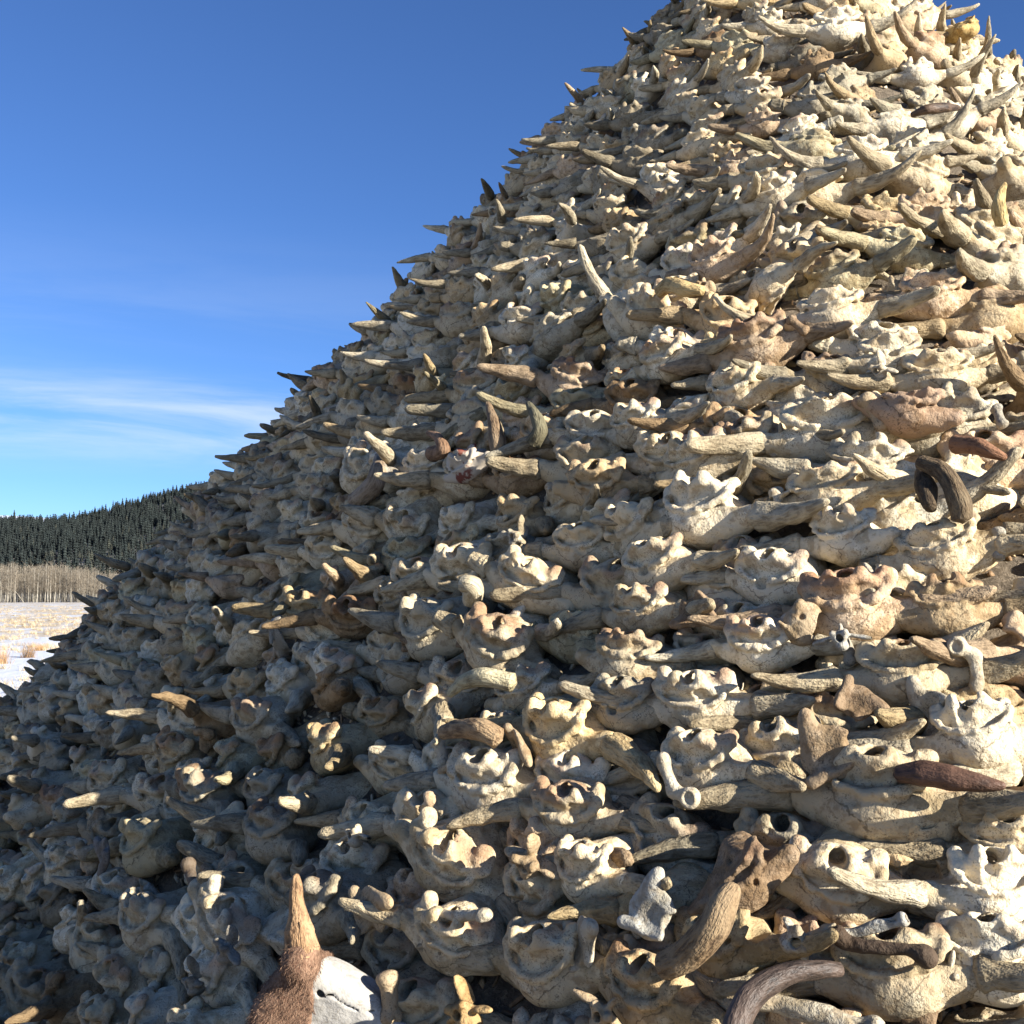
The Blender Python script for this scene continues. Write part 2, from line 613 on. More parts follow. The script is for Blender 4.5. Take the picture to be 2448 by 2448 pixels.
def skull_sdf(seed, broken=0):
    r = np.random.default_rng(seed)
    j = lambda s: r.uniform(-s, s)
    wid = 1 + j(0.07)
    hgt = 1 + j(0.09)
    occ_tilt = j(0.18)
    nz = seed * 3 + 1
    drop_cond = r.integers(0, 5)
    con_h = 0.104 + j(0.012)
    asym = [1 + j(0.15), 1 + j(0.15)]
    parm = [r.uniform(0.1, 0.9), r.uniform(0.1, 0.9)]
    crest = r.uniform(0.008, 0.015)
    dents = [(j(0.09), r.uniform(0.06, 0.10), r.uniform(0.0, 0.09), r.uniform(0.010, 0.024)) for _ in range(4)]
    knobs = [(j(0.10), r.uniform(0.03, 0.07), r.uniform(0.03, 0.09), r.uniform(0.005, 0.011)) for _ in range(2)]
    ear = [r.uniform(0.8, 1.2), r.uniform(0.8, 1.2)]

    def fn(P0):
        P = P0.copy()
        P += 0.006 * np.stack([vnoise(P, 11, nz), vnoise(P, 11, nz + 1), vnoise(P, 11, nz + 2)], -1)
        P[:, 0] /= wid
        P[:, 2] /= hgt
        # frontal dome and the face running back into the heap
        d = ell(P, (0, -0.020, -0.024), (0.130, 0.112, 0.078))
        d = smin(d, ell(P, (0, 0.042, -0.036), (0.100, 0.058, 0.062)), 0.04)
        d = smin(d, cap(P, (0, -0.04, -0.02), (0, -0.22, -0.04), 0.090, 0.066), 0.04)
        # occipital shield facing up and out
        Rm = rotm(rx=0.70 + occ_tilt)
        d = smin(d, ell(P, (0, 0.018, 0.048), (0.100, 0.082, 0.036), Rm), 0.014)
        d = smin(d, ell(P, (0, 0.012, 0.076), (0.066, 0.046, 0.034)), 0.016)
        # nuchal crest
        pr = None
        for u in np.linspace(-1, 1, 9):
            p = np.array([0.112 * math.sin(u * 1.45), 0.02 + 0.073 * math.cos(u * 1.35), 0.016 + 0.045 * u * u])
            if pr is not None:
                d = smin(d, cap(P, pr, p, crest, crest), 0.009)
            pr = p
        for i, s in enumerate((-1, 1)):
            # horn pedicel
            d = smin(d, cap(P, (s * 0.06, -0.005, -0.022), (s * 0.11, 0.008, -0.022), 0.056, 0.046), 0.03)
            d = smin(d, cap(P, (s * 0.11, 0.008, -0.022), tuple(np.array([s, 1, 1]) * PED / np.array([wid, 1, hgt])), 0.046, 0.034), 0.03)
            # ear bump, orbit behind it
            d = smin(d, ell(P, (s * 0.108, 0.020, 0.060), (0.022 * ear[i], 0.024, 0.022)), 0.018)
            d = smin(d, ell(P, (s * 0.098, -0.005, 0.085), (0.026, 0.026, 0.022 * ear[i])), 0.018)
            # hollow between horn and occiput
            d = smax(d, -ell(P, (s * 0.136, -0.006, 0.036), (0.040, 0.058, 0.022)), 0.008)
            # dents beside the midline of the shield
            d = smax(d, -ell(P, (s * 0.045, 0.082, 0.062), (0.022, 0.018, 0.018)), 0.016)
            # condyle
            if not (broken & (1 << i)):
                d = smin(d, ell(P, (s * 0.040 * asym[i], 0.050, con_h - 0.012), (0.0215, 0.027, 0.029), rotm(rx=-0.35, ry=-s * 0.34)), 0.007)
            # paramastoid spike
            d = smin(d, cap(P, (s * 0.080, 0.018, 0.075), (s * 0.088, 0.022, 0.074 + 0.03 * parm[i]), 0.016, 0.006), 0.012)
        for kx, ky, kz, kr in knobs:
            d = smin(d, np.linalg.norm(P - np.array([kx, ky, kz]), axis=1) - kr, 0.012)
        for kx, ky, kz, kr in dents:
            d = smax(d, -(np.linalg.norm(P - np.array([kx, ky + 0.012, kz]), axis=1) - kr), 0.012)
        # foramen magnum
        d = smax(d, -cap(P, (0, 0.125, 0.150), (0, -0.02, 0.064), 0.030, 0.021), 0.005)
        rid = np.abs(vnoise(P, 24, nz + 5)) + 0.5 * np.abs(vnoise(P, 47, nz + 6))
        d = d + 0.0022 * vnoise(P, 30, nz + 3) + 0.0016 * vnoise(P, 66, nz + 4) + (0.0025 + 0.0035 * np.clip((P[:, 2] - 0.01) / 0.04, 0, 1)) * (rid - 0.45)
        if broken & 4:
            d = smax(d, (P[:, 2] - 0.055 + 0.35 * P[:, 0]) * 0.9 + 0.014 * vnoise(P, 26, nz + 8), 0.004)
        if broken & 8:
            c = np.array([0.03 * (1 if seed % 2 else -1), 0.095, 0.0])
            d = smax(d, -(np.linalg.norm((P - c) * np.array([1, 1, 1.2]), axis=1) - 0.045 - 0.012 * vnoise(P, 30, nz + 9)), 0.004)
        return d
    return fn


LO, HI = (-0.228, -0.31, -0.13), (0.228, 0.13, 0.17)
SK_HI, SK_LO = [], []
for i in range(12):
    brk = [0, 0, 0, 1, 0, 2, 0, 4, 0, 8, 0, 3][i]
    fn = skull_sdf(100 + i, brk)
    v, qd = surface_nets(fn, LO, HI, 0.0062)
    SK_HI.append(make_mesh('cranium_%d' % i, v, qd, BONE, loc=v, stn=stain(v, i)))
    v2, q2 = surface_nets(fn, LO, HI, 0.0175)
    SK_LO.append((v2, q2, stain(v2, i)))


def horn_path(L, curl, fwd, droop, n, twist=0.0):
    """from the pedicel end along +x, curling up and out"""
    pts = [np.zeros(3)]
    a0 = droop
    for i in range(1, n):
        u = i / (n - 1)
        el = a0 + curl * (u ** 1.25)
        az = fwd * (0.35 + 0.65 * u)
        d = np.array([math.cos(el) * math.cos(az), math.cos(el) * math.sin(az), math.sin(el)])
        pts.append(pts[-1] + d * L / (n - 1))
    return np.array(pts)


HORN_SPEC = []
_r = np.random.default_rng(5)
for i in range(14):
    HORN_SPEC.append(dict(L=_r.uniform(0.17, 0.29), curl=_r.uniform(0.05, 0.50), fwd=_r.uniform(0.15, 0.75), droop=_r.uniform(-0.30, 0.10),
                          r0=_r.uniform(0.035, 0.042), r1=_r.uniform(0.007, 0.018), blunt=_r.uniform(0, 1), seed=i * 3 + 2))
for i in range(4):      # long curled ones
    HORN_SPEC.append(dict(L=_r.uniform(0.27, 0.34), curl=_r.uniform(0.6, 1.15), fwd=_r.uniform(0.3, 0.8), droop=_r.uniform(-0.1, 0.15),
                          r0=_r.uniform(0.038, 0.044), r1=_r.uniform(0.006, 0.010), blunt=0, seed=i * 3 + 60))
for i in range(3):      # broken stubs
    HORN_SPEC.append(dict(L=_r.uniform(0.06, 0.10), curl=0.2, fwd=0.3, droop=0.0, r0=0.04, r1=0.028, blunt=1, seed=i * 3 + 90))
N_NORM, N_LONG, N_STUB = 14, 4, 3


def horn_geo(sp, n, seg, side, groove=0.15):
    path = horn_path(sp['L'], sp['curl'], sp['fwd'], sp['droop'], n)
    u = np.linspace(0, 1, n)
    prof = sp['r1'] + (sp['r0'] - sp['r1']) * (1 - u ** (1.1 + 0.9 * sp['blunt']))
    prof = prof * (1 + 0.07 * np.exp(-((u - 0.06) / 0.07) ** 2))
    prof *= 1 + 0.05 * np.sin(u * 17 + sp['seed']) * (1 - u)
    prof[0] *= 0.82
    if sp['blunt'] > 0.35:
        prof[-1] *= 0.80
    else:
        prof[-1] *= 0.55
    v, qd, tr, lc = tube(path, prof, seg, groove, sp['seed'])
    v = v + 0.006 * np.stack([vnoise(v, 26, sp['seed']), vnoise(v, 22, sp['seed'] + 1), vnoise(v, 22, sp['seed'] + 2)], -1)
    lc = lc + np.array([sp['seed'] * 1.7, 0, 0])
    if side < 0:
        v = v * np.array([-1, 1, 1])
        qd = qd[:, ::-1]
        tr = tr[:, ::-1]
    return v, qd, tr, lc


HORN_HI, HORN_LO, HORN_PTS = {}, {}, {}
for i, sp in enumerate(HORN_SPEC):
    for side in (-1, 1):
        v, qd, tr, lc = horn_geo(sp, 18, 22, side)
        HORN_HI[i, side] = make_mesh('horn_core_%d' % i, v, qd, HORN, loc=lc, tris=tr)
        HORN_LO[i, side] = horn_geo(sp, 8, 9, side, 0.05)
        p = horn_path(sp['L'], sp['curl'], sp['fwd'], sp['droop'], 5)
        HORN_PTS[i, side] = (p + PED) * np.array([side, 1, 1])

# sphere proxies for spacing
CR_S = np.array([[0, 0.0, -0.02], [0.07, 0.0, -0.02], [-0.07, 0, -0.02], [0, 0.03, 0.06], [0.06, 0.01, 0.06], [-0.06, 0.01, 0.06]])
CR_R = np.array([0.085, 0.06, 0.06, 0.065, 0.055, 0.055])
HR_R = np.array([0.038, 0.034, 0.028, 0.022, 0.014])

# ------------------------------------------------------------------ where the skulls lie
TINTS = {
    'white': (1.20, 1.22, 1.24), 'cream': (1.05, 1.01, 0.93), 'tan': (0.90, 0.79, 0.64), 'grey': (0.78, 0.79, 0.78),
    'pinkish': (1.00, 0.87, 0.79), 'greenish': (0.84, 0.84, 0.73), 'yellowed': (1.02, 0.92, 0.72), 'pale': (1.12, 1.09, 1.03),
    'brown': (0.62, 0.50, 0.38), 'dark grey': (0.52, 0.51, 0.48),
}
TN = list(TINTS)
TW = np.array([0.17, 0.24, 0.10, 0.12, 0.07, 0.05, 0.06, 0.13, 0.04, 0.04])
TW = TW / TW.sum()

# skulls that can be picked out in the photo: x, y, width across the ears (photo pixels), roll, colour, left horn, right horn
# (image left / right; n normal, l long curled, s stub, - none)
HAND = [
    (1684, 1226, 194, 0, 'white', 'n', 'n'), (1578, 1352, 150, 8, 'pale', 'n', 'n'), (1539, 1459, 150, 4, 'cream', 'n', 'n'),
    (1507, 1578, 150, 0, 'cream', '-', 's'), (1437, 1155, 135, 0, 'tan', '-', 's'), (1678, 1105, 160, 12, 'pale', 'n', '-'),
    (1270, 1395, 160, -20, 'cream', 's', '-'), (1797, 1056, 140, 6, 'cream', 'n', 'n'), (1979, 1040, 190, 4, 'pale', 'n', 'n'),
    (2076, 1122, 170, 0, 'white', 'n', 'n'), (1979, 1184, 160, 8, 'cream', 's', 'n'), (2024, 1284, 135, 4, 'white', 'n', '-'),
    (1856, 1381, 160, -8, 'white', 'n', 'n'), (2034, 1452, 200, 5, 'pinkish', 'n', 'n'), (2246, 1323, 170, 10, 'cream', 's', 'n'),
    (2262, 1459, 150, 0, 'tan', '-', 'n'), (1826, 1535, 150, 5, 'white', 'n', 'n'), (2160, 1610, 185, 4, 'cream', 'n', 'l'),
    (1670, 1672, 180, 4, 'white', 'n', 'n'), (1350, 1745, 190, 0, 'yellowed', 'n', 'n'), (1178, 1868, 190, 0, 'white', 'n', 'n'),
    (1370, 1935, 165, 0, 'cream', 'n', 'n'), (1690, 1822, 180, 0, 'pale', 'n', 'n'), (2100, 1900, 255, -2, 'cream', 'n', 'l'),
    (1090, 2050, 210, -24, 'cream', '-', 'n'), (2005, 2098, 210, -3, 'pale', 's', 'n'), (2372, 2120, 210, 6, 'white', 'n', 'n'),
    (1412, 2078, 150, 0, 'cream', '-', 'n'), (1322, 2290, 215, 6, 'cream', 'n', 's'), (1095, 2235, 190, -14, 'cream', 'n', 'n'),
    (1560, 2362, 205, 0, 'tan', '-', 's'), (1730, 2250, 190, 10, 'yellowed', '-', 'n'), (2141, 2320, 240, 4, 'cream', 'n', 'n'),
    (2372, 2290, 220, 4, 'white', 's', 'n'), (1710, 632, 120, 0, 'pinkish', 's', 'l'), (1812, 826, 150, 8, 'pinkish', 'n', 'n'),
    (1600, 860, 120, 6, 'pale', 'n', 'n'), (1766, 935, 130, 8, 'pale', 'n', 'n'), (1530, 1016, 130, 8, 'white', 'n', 'n'),
    (1850, 470, 110, 6, 'white', 'n', 'n'), (2000, 70, 95, 0, 'white', 'l', 'l'), (1990, 760, 140, 4, 'pale', 'l', 'n'),
    (1560, 760, 140, -30, 'cream', '-', 'l'), (2060, 385, 110, 2, 'white', 'l', 'n'), (1830, 420, 110, 0, 'cream', 'n', 'n'),
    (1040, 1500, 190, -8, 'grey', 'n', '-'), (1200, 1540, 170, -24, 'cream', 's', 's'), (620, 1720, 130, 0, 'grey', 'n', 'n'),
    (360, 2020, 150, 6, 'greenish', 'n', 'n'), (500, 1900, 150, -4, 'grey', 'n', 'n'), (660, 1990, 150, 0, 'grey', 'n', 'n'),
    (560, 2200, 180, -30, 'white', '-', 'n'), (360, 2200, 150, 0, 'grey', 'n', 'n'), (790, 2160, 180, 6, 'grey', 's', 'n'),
    (870, 1130, 120, -35, 'pale', '-', 'l'), (2420, 2020, 190, 6, 'cream', 'n', '-'), (2330, 1760, 190, 10, 'white', 'n', 'n'),
    (1500, 1680, 130, 0, 'grey', 'n', '-'), (2240, 900, 140, 4, 'cream', 'n', 'n'), (2130, 860, 130, 4, 'pale', 'n', 'n'),
]

cands = []      # dicts


def on_hide_skull(u, v):
    """this spot is taken by the skull that still wears its hide"""
    return 560 < u < 945 and 2270 < v < 2520


def add_cand(p, scale, roll, tint, hl, hr, hand):
    cands.append(dict(p=np.asarray(p), s=scale, roll=roll, tint=tint, hl=hl, hr=hr, hand=hand))


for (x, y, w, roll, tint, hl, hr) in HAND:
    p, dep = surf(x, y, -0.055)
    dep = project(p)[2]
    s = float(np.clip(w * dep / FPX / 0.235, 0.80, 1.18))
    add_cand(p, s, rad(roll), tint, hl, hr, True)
hand_p = np.array([c['p'] for c in cands])

ROW, DX = 0.205, 0.385
tosl = math.sqrt(1 + SLOPE * SLOPE)
r_out = 6.22
nrow = int(r_out * tosl / ROW)
cam_ang = math.atan2(-AY, -AX)
for k in range(nrow):
    r = r_out - k * ROW / tosl
    if r < 0.12:
        break
    nn = max(3, int(2 * math.pi * r * 1.08 / DX))
    ph = (k % 2) * 0.5 + random.uniform(-0.12, 0.12)
    for i in range(nn):
        a = 2 * math.pi * (i + ph + random.uniform(-0.13, 0.13)) / nn
        da = (a - cam_ang + math.pi) % (2 * math.pi) - math.pi
        if abs(da) > rad(118):
            continue
        r2 = r + random.uniform(-0.035, 0.035)
        kk = float(rho(math.cos(a), math.sin(a)))
        p = np.array([AX + r2 / kk * math.cos(a), AY + r2 / kk * math.sin(a), float(cone_z(r2, -0.13 + random.uniform(-0.02, 0.025)))])
        if p[2] < GZ + 0.05:
            continue
        u, v_, dep = project(p)
        if v_ > 2448 + 330 and u > 0:
            continue
        if u > 2448 + 500 or (u < -500) or on_hide_skull(u, v_):
            continue
        d = hand_p - p
        F = frame(p)
        loc = d @ F
        if ((loc[:, 0] / 0.225) ** 2 + ((np.hypot(loc[:, 1], loc[:, 2])) / 0.145) ** 2).min() < 1:
            continue
        hl, hr = [random.choices('nls-', (0.76, 0.06, 0.09, 0.09))[0] for _ in range(2)]
        if hl == '-' and hr == '-':
            hr = 'n'
        add_cand(p, random.uniform(0.82, 1.12) * (0.90 if p[2] > 3.6 else 1.0), random.gauss(0, rad(9)) if random.random() > 0.02 or p[2] > 3.0 else random.uniform(-math.pi, math.pi), TN[RNG.choice(len(TN), p=TW)], hl, hr, False)

# close the gaps that are left
_all = [c['p'] for c in cands]
for _ in range(3600):
    px, py = random.uniform(-150, 2600), random.uniform(-100, 2600)
    if on_hide_skull(px, py):
        continue
    p, tt = surf(px, py, -0.14)
    if p[2] < GZ + 0.05 or abs(p[2] - float(cone_z(float(rho(p[0] - AX, p[1] - AY)), -0.14))) > 0.03:
        continue
    d = np.array(_all) - p
    d = d[np.abs(d).max(1) < 0.6]
    lc = d @ frame(p)
    if len(lc) and ((lc[:, 0] / 0.185) ** 2 + (np.hypot(lc[:, 1], lc[:, 2]) / 0.105) ** 2).min() < 1.9:
        continue
    _all.append(p)
    add_cand(p, random.uniform(0.82, 1.05), random.gauss(0, rad(9)), TN[RNG.choice(len(TN), p=TW)], random.choice('nnns'), random.choice('nnns'), False)

# choose a posture for each that touches its neighbours least
def pick_horn(ch):
    if ch == 'n':
        return random.randrange(N_NORM)
    if ch == 'l':
        return N_NORM + random.randrange(N_LONG)
    if ch == 's':
        return N_NORM + N_LONG + random.randrange(N_STUB)
    return -1


def spheres(M, s, p, hl, hr):
    P = [CR_S]
    R = [CR_R]
    for h, side in ((hl, 1), (hr, -1)):       # local +x is image left
        if h >= 0:
            P.append(HORN_PTS[h, side])
            R.append(HR_R)
    return (np.concatenate(P) * s) @ M.T + p, np.concatenate(R) * s


allp = np.array([c['p'] for c in cands])
placed = []
for ci, c in enumerate(cands):
    F = frame(c['p'])
    near = [placed[k] for k in np.nonzero(np.linalg.norm(allp[:ci] - c['p'], axis=1) < 0.85)[0]]
    NP = np.concatenate([n_[0] for n_ in near]) if near else np.zeros((0, 3))
    NRd = np.concatenate([n_[1] for n_ in near]) if near else np.zeros(0)
    best = None
    for tr_ in range(7 if not c['hand'] else 6):
        amp = 0.4 if c['hand'] else 0.9
        yaw = random.gauss(0, rad(17) * amp)
        pit = random.gauss(0, rad(14) * amp)
        roll = c['roll'] + random.gauss(0, rad(5) * amp)
        if F[0, 1] < -0.45:
            pit -= rad(17)
        M = F @ rotm(0, 0, yaw) @ rotm(pit, 0, 0) @ rotm(0, roll, 0)
        if F[0, 1] < -0.45 and not c['hand']:
            c['hl'], c['hr'] = c['hl'].replace('l', 'n'), c['hr'].replace('l', 'n')
        hl, hr = pick_horn(c['hl']), pick_horn(c['hr'])
        p = c['p'] + (0 if c['hand'] else 1) * (F @ np.array([random.gauss(0, 0.02), random.gauss(0, 0.015), random.gauss(0, 0.015)]))
        S, Rd = spheres(M, c['s'], p, hl, hr)
        cost = 0.0
        if len(NP):
            D = np.linalg.norm(S[:, None] - NP[None], axis=2) - Rd[:, None] - NRd[None]
            cost = float((np.minimum(D, 0) ** 2).sum())
        if best is None or cost < best[0]:
            best = (cost, M, p, hl, hr, S, Rd)
    c['M'], c['p2'], c['h'] = best[1], best[2], (best[3], best[4])
    c['var'] = random.choice([0, 1, 2, 4, 6, 8, 10]) if c['hand'] else random.randrange(12)
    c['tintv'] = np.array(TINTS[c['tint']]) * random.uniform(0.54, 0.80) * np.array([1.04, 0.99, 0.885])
    placed.append((best[5], best[6]))

# largest 300 in view become things of their own
for c in cands:
    u, v_, dep = project(c['p2'])
    c['uv'] = (u, v_)
    inside = -60 < u < 2510 and -40 < v_ < 2500
    out = outward(c['p2'])
    nrm = out * SLOPE + np.array([0, 0, 1.0])
    nrm /= np.linalg.norm(nrm)
    view = np.array([0, 0, CAM_Z]) - c['p2']
    view /= np.linalg.norm(view)
    facing = float(nrm @ view)
    c['score'] = (c['s'] / dep) * (0.35 + max(facing, 0)) if inside and facing > 0.02 else -1
    if c['hand']:
        c['score'] += 10
#MARK_SKULLS
order = sorted(range(len(cands)), key=lambda k: -cands[k]['score'])
single = [k for k in order[:300] if cands[k]['score'] > 0]
single_set = set(single)

WORD = {'n': 'horn', 'l': 'long curled horn', 's': 'broken horn stub', '-': 'no horn'}


COLW = ['at the left edge', 'near the left edge', 'far left', 'left', 'left of centre', 'just left of centre',
        'just right of centre', 'right of centre', 'right', 'far right', 'near the right edge', 'at the right edge']
ROWW = ['on the top edge', 'close below the top edge', 'near the top', 'high up', 'in the upper half', 'just above mid height',
        'just below mid height', 'in the lower half', 'low down', 'near the bottom', 'close above the bottom edge', 'on the bottom edge']
USED = {}


def where(uv):
    ci = int(min(max(uv[0] / 2448 * 12, 0), 11))
    ri = int(min(max(uv[1] / 2448 * 12, 0), 11))
    return COLW[ci], ROWW[ri]


def horn_words(c):
    a, b = c['hl'], c['hr']
    if a == b:
        return {'n': 'two blunt horns', 'l': 'two curled horns', 's': 'two horn stubs', '-': 'no horns'}[a]
    if '-' in (a, b):
        return {'n': 'one %s horn', 'l': 'one curled %s horn', 's': 'only a %s horn stub'}[b if a == '-' else a] % ('right' if a == '-' else 'left')
    if 'l' in (a, b):
        return 'a curled %s horn' % ('left' if a == 'l' else 'right')
    return 'a broken %s horn' % ('left' if a == 's' else 'right')


ORD = ['', ' of the pair', '']


def make_labels(keys):
    byl = {}
    for k in keys:
        c = cands[k]
        cw, rw = where(c['uv'])
        byl.setdefault('%s skull, %s, %s, %s' % (c['tint'].replace('dark grey', 'dark'), horn_words(c), cw, rw), []).append(k)
    out = {}
    names = {2: ['left one', 'right one'], 3: ['leftmost', 'middle one', 'rightmost'],
             4: ['leftmost', 'second from left', 'third from left', 'rightmost'],
             5: ['leftmost', 'second from left', 'middle one', 'fourth from left', 'rightmost']}
    for l, ks in byl.items():
        ks.sort(key=lambda k: cands[k]['uv'][0])
        for n_, k in enumerate(ks):
            out[k] = l if len(ks) == 1 else l + ', ' + names[min(len(ks), 5)][min(n_, 4)]
    return out


def to_mat(M, p, s):
    m4 = np.eye(4)
    m4[:3, :3] = M * s
    m4[:3, 3] = p
    return Matrix(m4.tolist())


LABELS = make_labels(single)
for k in single:
    c = cands[k]
    root = link('bison_skull', None, label=LABELS[k], cat='skull', group='bison skulls stacked on the mound')
    root.empty_display_size = 0.05
    root.matrix_world = to_mat(c['M'], c['p2'], c['s'])
    link('cranium', SK_HI[c['var']], root, color=c['tintv'])
    for h, side in ((c['h'][0], 1), (c['h'][1], -1)):
        if h >= 0:
            ho = link('horn_core', HORN_HI[h, side], root, color=c['tintv'] * random.uniform(0.75, 1.02))
            ho.location = PED * np.array([side, 1, 1])

parts_b, parts_h, stains = [], [], []
for k, c in enumerate(cands):
    if k in single_set:
        continue
    v, qd, sn = SK_LO[c['var']]
    tn = np.tile(np.append(c['tintv'], random.random()), (len(v), 1))
    stains.append(sn)
    parts_b.append(((v * c['s']) @ c['M'].T + c['p2'], qd, None, v, tn))
    for h, side in ((c['h'][0], 1), (c['h'][1], -1)):
        if h >= 0:
            hv, hq, ht, hl_ = HORN_LO[h, side]
            tn = np.tile(np.append(c['tintv'] * random.uniform(0.75, 1.02), 1), (len(hv), 1))
            parts_h.append((((hv + PED * np.array([side, 1, 1])) * c['s']) @ c['M'].T + c['p2'], hq, ht, hl_, tn))
print('skulls', len(cands), 'single', len(single))
root = link('bison_skulls', None, label='mass of weathered bison skulls covering the rest of the mound', cat='skulls', kind='stuff')
V, Q, T, L, C = join(parts_b)
o = link('craniums', make_mesh('craniums', V, Q, BONE, L, C, stn=np.concatenate(stains)), root, kind='stuff')
V, Q, T, L, C = join(parts_h)
o = link('horn_cores', make_mesh('horn_cores', V, Q, HORN, L, C, tris=T), root, kind='stuff')
#MARK_BONES
# ------------------------------------------------------------------ loose bones and horns lying on the heap
def vertebra_sdf(seed, wing=1.0, spine=1.0):
    r = np.random.default_rng(seed)
    a, b_, c_ = r.uniform(0.8, 1.2, 3)

    def fn(P0):
        P = P0 + 0.004 * np.stack([vnoise(P0, 25, seed), vnoise(P0, 25, seed + 1), vnoise(P0, 25, seed + 2)], -1)
        d = ell(P, (0, 0, -0.02), (0.032, 0.045, 0.028))
        d = smin(d, ell(P, (0, -0.02, 0.018), (0.038, 0.034, 0.030)), 0.015)
        for s in (-1, 1):
            d = smin(d, ell(P, (s * 0.055 * wing, 0.0, 0.008 * a), (0.048 * wing, 0.024, 0.011), rotm(0, s * 0.25 * b_, 0)), 0.012)
            d = smin(d, ell(P, (s * 0.03, -0.035, 0.036), (0.014, 0.020, 0.016)), 0.01)
        d = smin(d, ell(P, (0.004, 0.008, 0.070 * spine), (0.010, 0.028, 0.055 * spine), rotm(0.35 * c_, 0, 0)), 0.012)
        d = smax(d, -cap(P, (0, -0.09, 0.015), (0, 0.06, 0.015), 0.017, 0.015), 0.006)
        return d + 0.0016 * vnoise(P, 60, seed + 3)
    return fn, (-0.13, -0.08, -0.065), (0.13, 0.08, 0.15)


def knuckle_sdf(seed):
    def fn(P0):
        P = P0 + 0.003 * np.stack([vnoise(P0, 25, seed), vnoise(P0, 25, seed + 1), vnoise(P0, 25, seed + 2)], -1)
        d = cap(P, (-0.03, 0, 0), (0.035, 0, 0), 0.021, 0.018)
        d = smin(d, ell(P, (-0.042, 0, 0), (0.020, 0.030, 0.029)), 0.012)
        d = smin(d, ell(P, (0.042, 0.014, 0), (0.018, 0.015, 0.024)), 0.010)
        d = smin(d, ell(P, (0.042, -0.014, 0), (0.018, 0.015, 0.024)), 0.010)
        return d + 0.001 * vnoise(P, 70, seed + 3)
    return fn, (-0.08, -0.045, -0.045), (0.08, 0.045, 0.045)


def long_bone_sdf(seed, hollow=False):
    def fn(P0):
        P = P0 + 0.009 * np.stack([vnoise(P0, 14, seed), vnoise(P0, 14, seed + 1), vnoise(P0, 14, seed + 2)], -1)
        d = cap(P, (-0.12, 0, 0), (0.12, 0, 0.008), 0.024, 0.019)
        d = smin(d, ell(P, (0.125, 0.013, 0.008), (0.030, 0.019, 0.025)), 0.03)
        d = smin(d, ell(P, (0.130, -0.014, 0.002), (0.028, 0.018, 0.023)), 0.03)
        if hollow:
            d = smin(d, ell(P, (-0.12, 0, 0), (0.022, 0.030, 0.030)), 0.015)
            d = smax(d, -cap(P, (-0.20, 0, 0), (-0.06, 0, 0), 0.020, 0.014), 0.004)
        else:
            d = smin(d, ell(P, (-0.135, 0.0, 0.014), (0.030, 0.034, 0.028)), 0.02)
        return d + 0.0015 * vnoise(P, 55, seed + 3)
    return fn, (-0.19, -0.06, -0.06), (0.18, 0.06, 0.06)


def blade_sdf(seed, cup=True):
    """flat shoulder-blade like fragment with a socket at one end"""
    def fn(P0):
        P = P0 + 0.006 * np.stack([vnoise(P0, 14, seed), vnoise(P0, 14, seed + 1), vnoise(P0, 14, seed + 2)], -1)
        d = ell(P, (0, 0, 0.0), (0.075, 0.018, 0.070))
        d = smin(d, ell(P, (-0.02, -0.005, 0.085), (0.026, 0.020, 0.045), rotm(0, 0.4, 0)), 0.03)
        d = smin(d, cap(P, (-0.07, -0.018, -0.05), (0.075, -0.014, -0.035), 0.018, 0.013), 0.016)
        if cup:
            d = smax(d, -ell(P, (0.015, -0.03, -0.005), (0.048, 0.024, 0.040)), 0.012)
        d = smax(d, P[:, 0] - 0.055 - 0.02 * vnoise(P, 28, seed + 6), 0.004)
        return d + 0.0015 * vnoise(P, 50, seed + 3)
    return fn, (-0.11, -0.06, -0.10), (0.10, 0.05, 0.15)


def shell_sdf(seed):
    """piece of a broken brain case: a curved plate with a ragged rim"""
    def fn(P0):
        P = P0 + 0.008 * np.stack([vnoise(P0, 12, seed), vnoise(P0, 12, seed + 1), vnoise(P0, 12, seed + 2)], -1)
        o = ell(P, (0, 0, 0), (0.10, 0.085, 0.10))
        d = np.maximum(o, -(o + 0.014))
        d = smax(d, P[:, 1] - 0.01 + 0.03 * vnoise(P, 18, seed + 5), 0.003)
        d = smax(d, -P[:, 2] - 0.045 + 0.03 * vnoise(P, 22, seed + 9), 0.003)
        d = smin(d, cap(P, (-0.08, -0.03, 0.03), (-0.05, -0.05, 0.11), 0.020, 0.008), 0.012)
        d = smin(d, ell(P, (0.05, -0.06, 0.05), (0.03, 0.02, 0.03)), 0.012)
        d = smax(d, -(np.linalg.norm(P - np.array([0.0, -0.09, 0.03]), axis=1) - 0.022), 0.004)
        return d + 0.002 * vnoise(P, 45, seed + 3)
    return fn, (-0.13, -0.12, -0.09), (0.13, 0.06, 0.14)


def socket_sdf(seed):
    def fn(P0):
        P = P0 + 0.005 * np.stack([vnoise(P0, 16, seed), vnoise(P0, 16, seed + 1), vnoise(P0, 16, seed + 2)], -1)
        d = cap(P, (-0.06, 0, 0.07), (-0.02, 0, -0.02), 0.020, 0.022)
        d = smin(d, cap(P, (-0.02, 0, -0.02), (0.03, -0.01, -0.03), 0.022, 0.024), 0.02)
        d = smin(d, ell(P, (0.045, -0.02, -0.03), (0.036, 0.030, 0.036)), 0.012)
        d = smin(d, ell(P, (-0.06, 0, 0.08), (0.024, 0.024, 0.026)), 0.012)
        d = smax(d, -ell(P, (0.050, -0.052, -0.03), (0.026, 0.022, 0.026)), 0.004)
        return d + 0.0015 * vnoise(P, 55, seed + 3)
    return fn, (-0.11, -0.07, -0.09), (0.10, 0.05, 0.13)


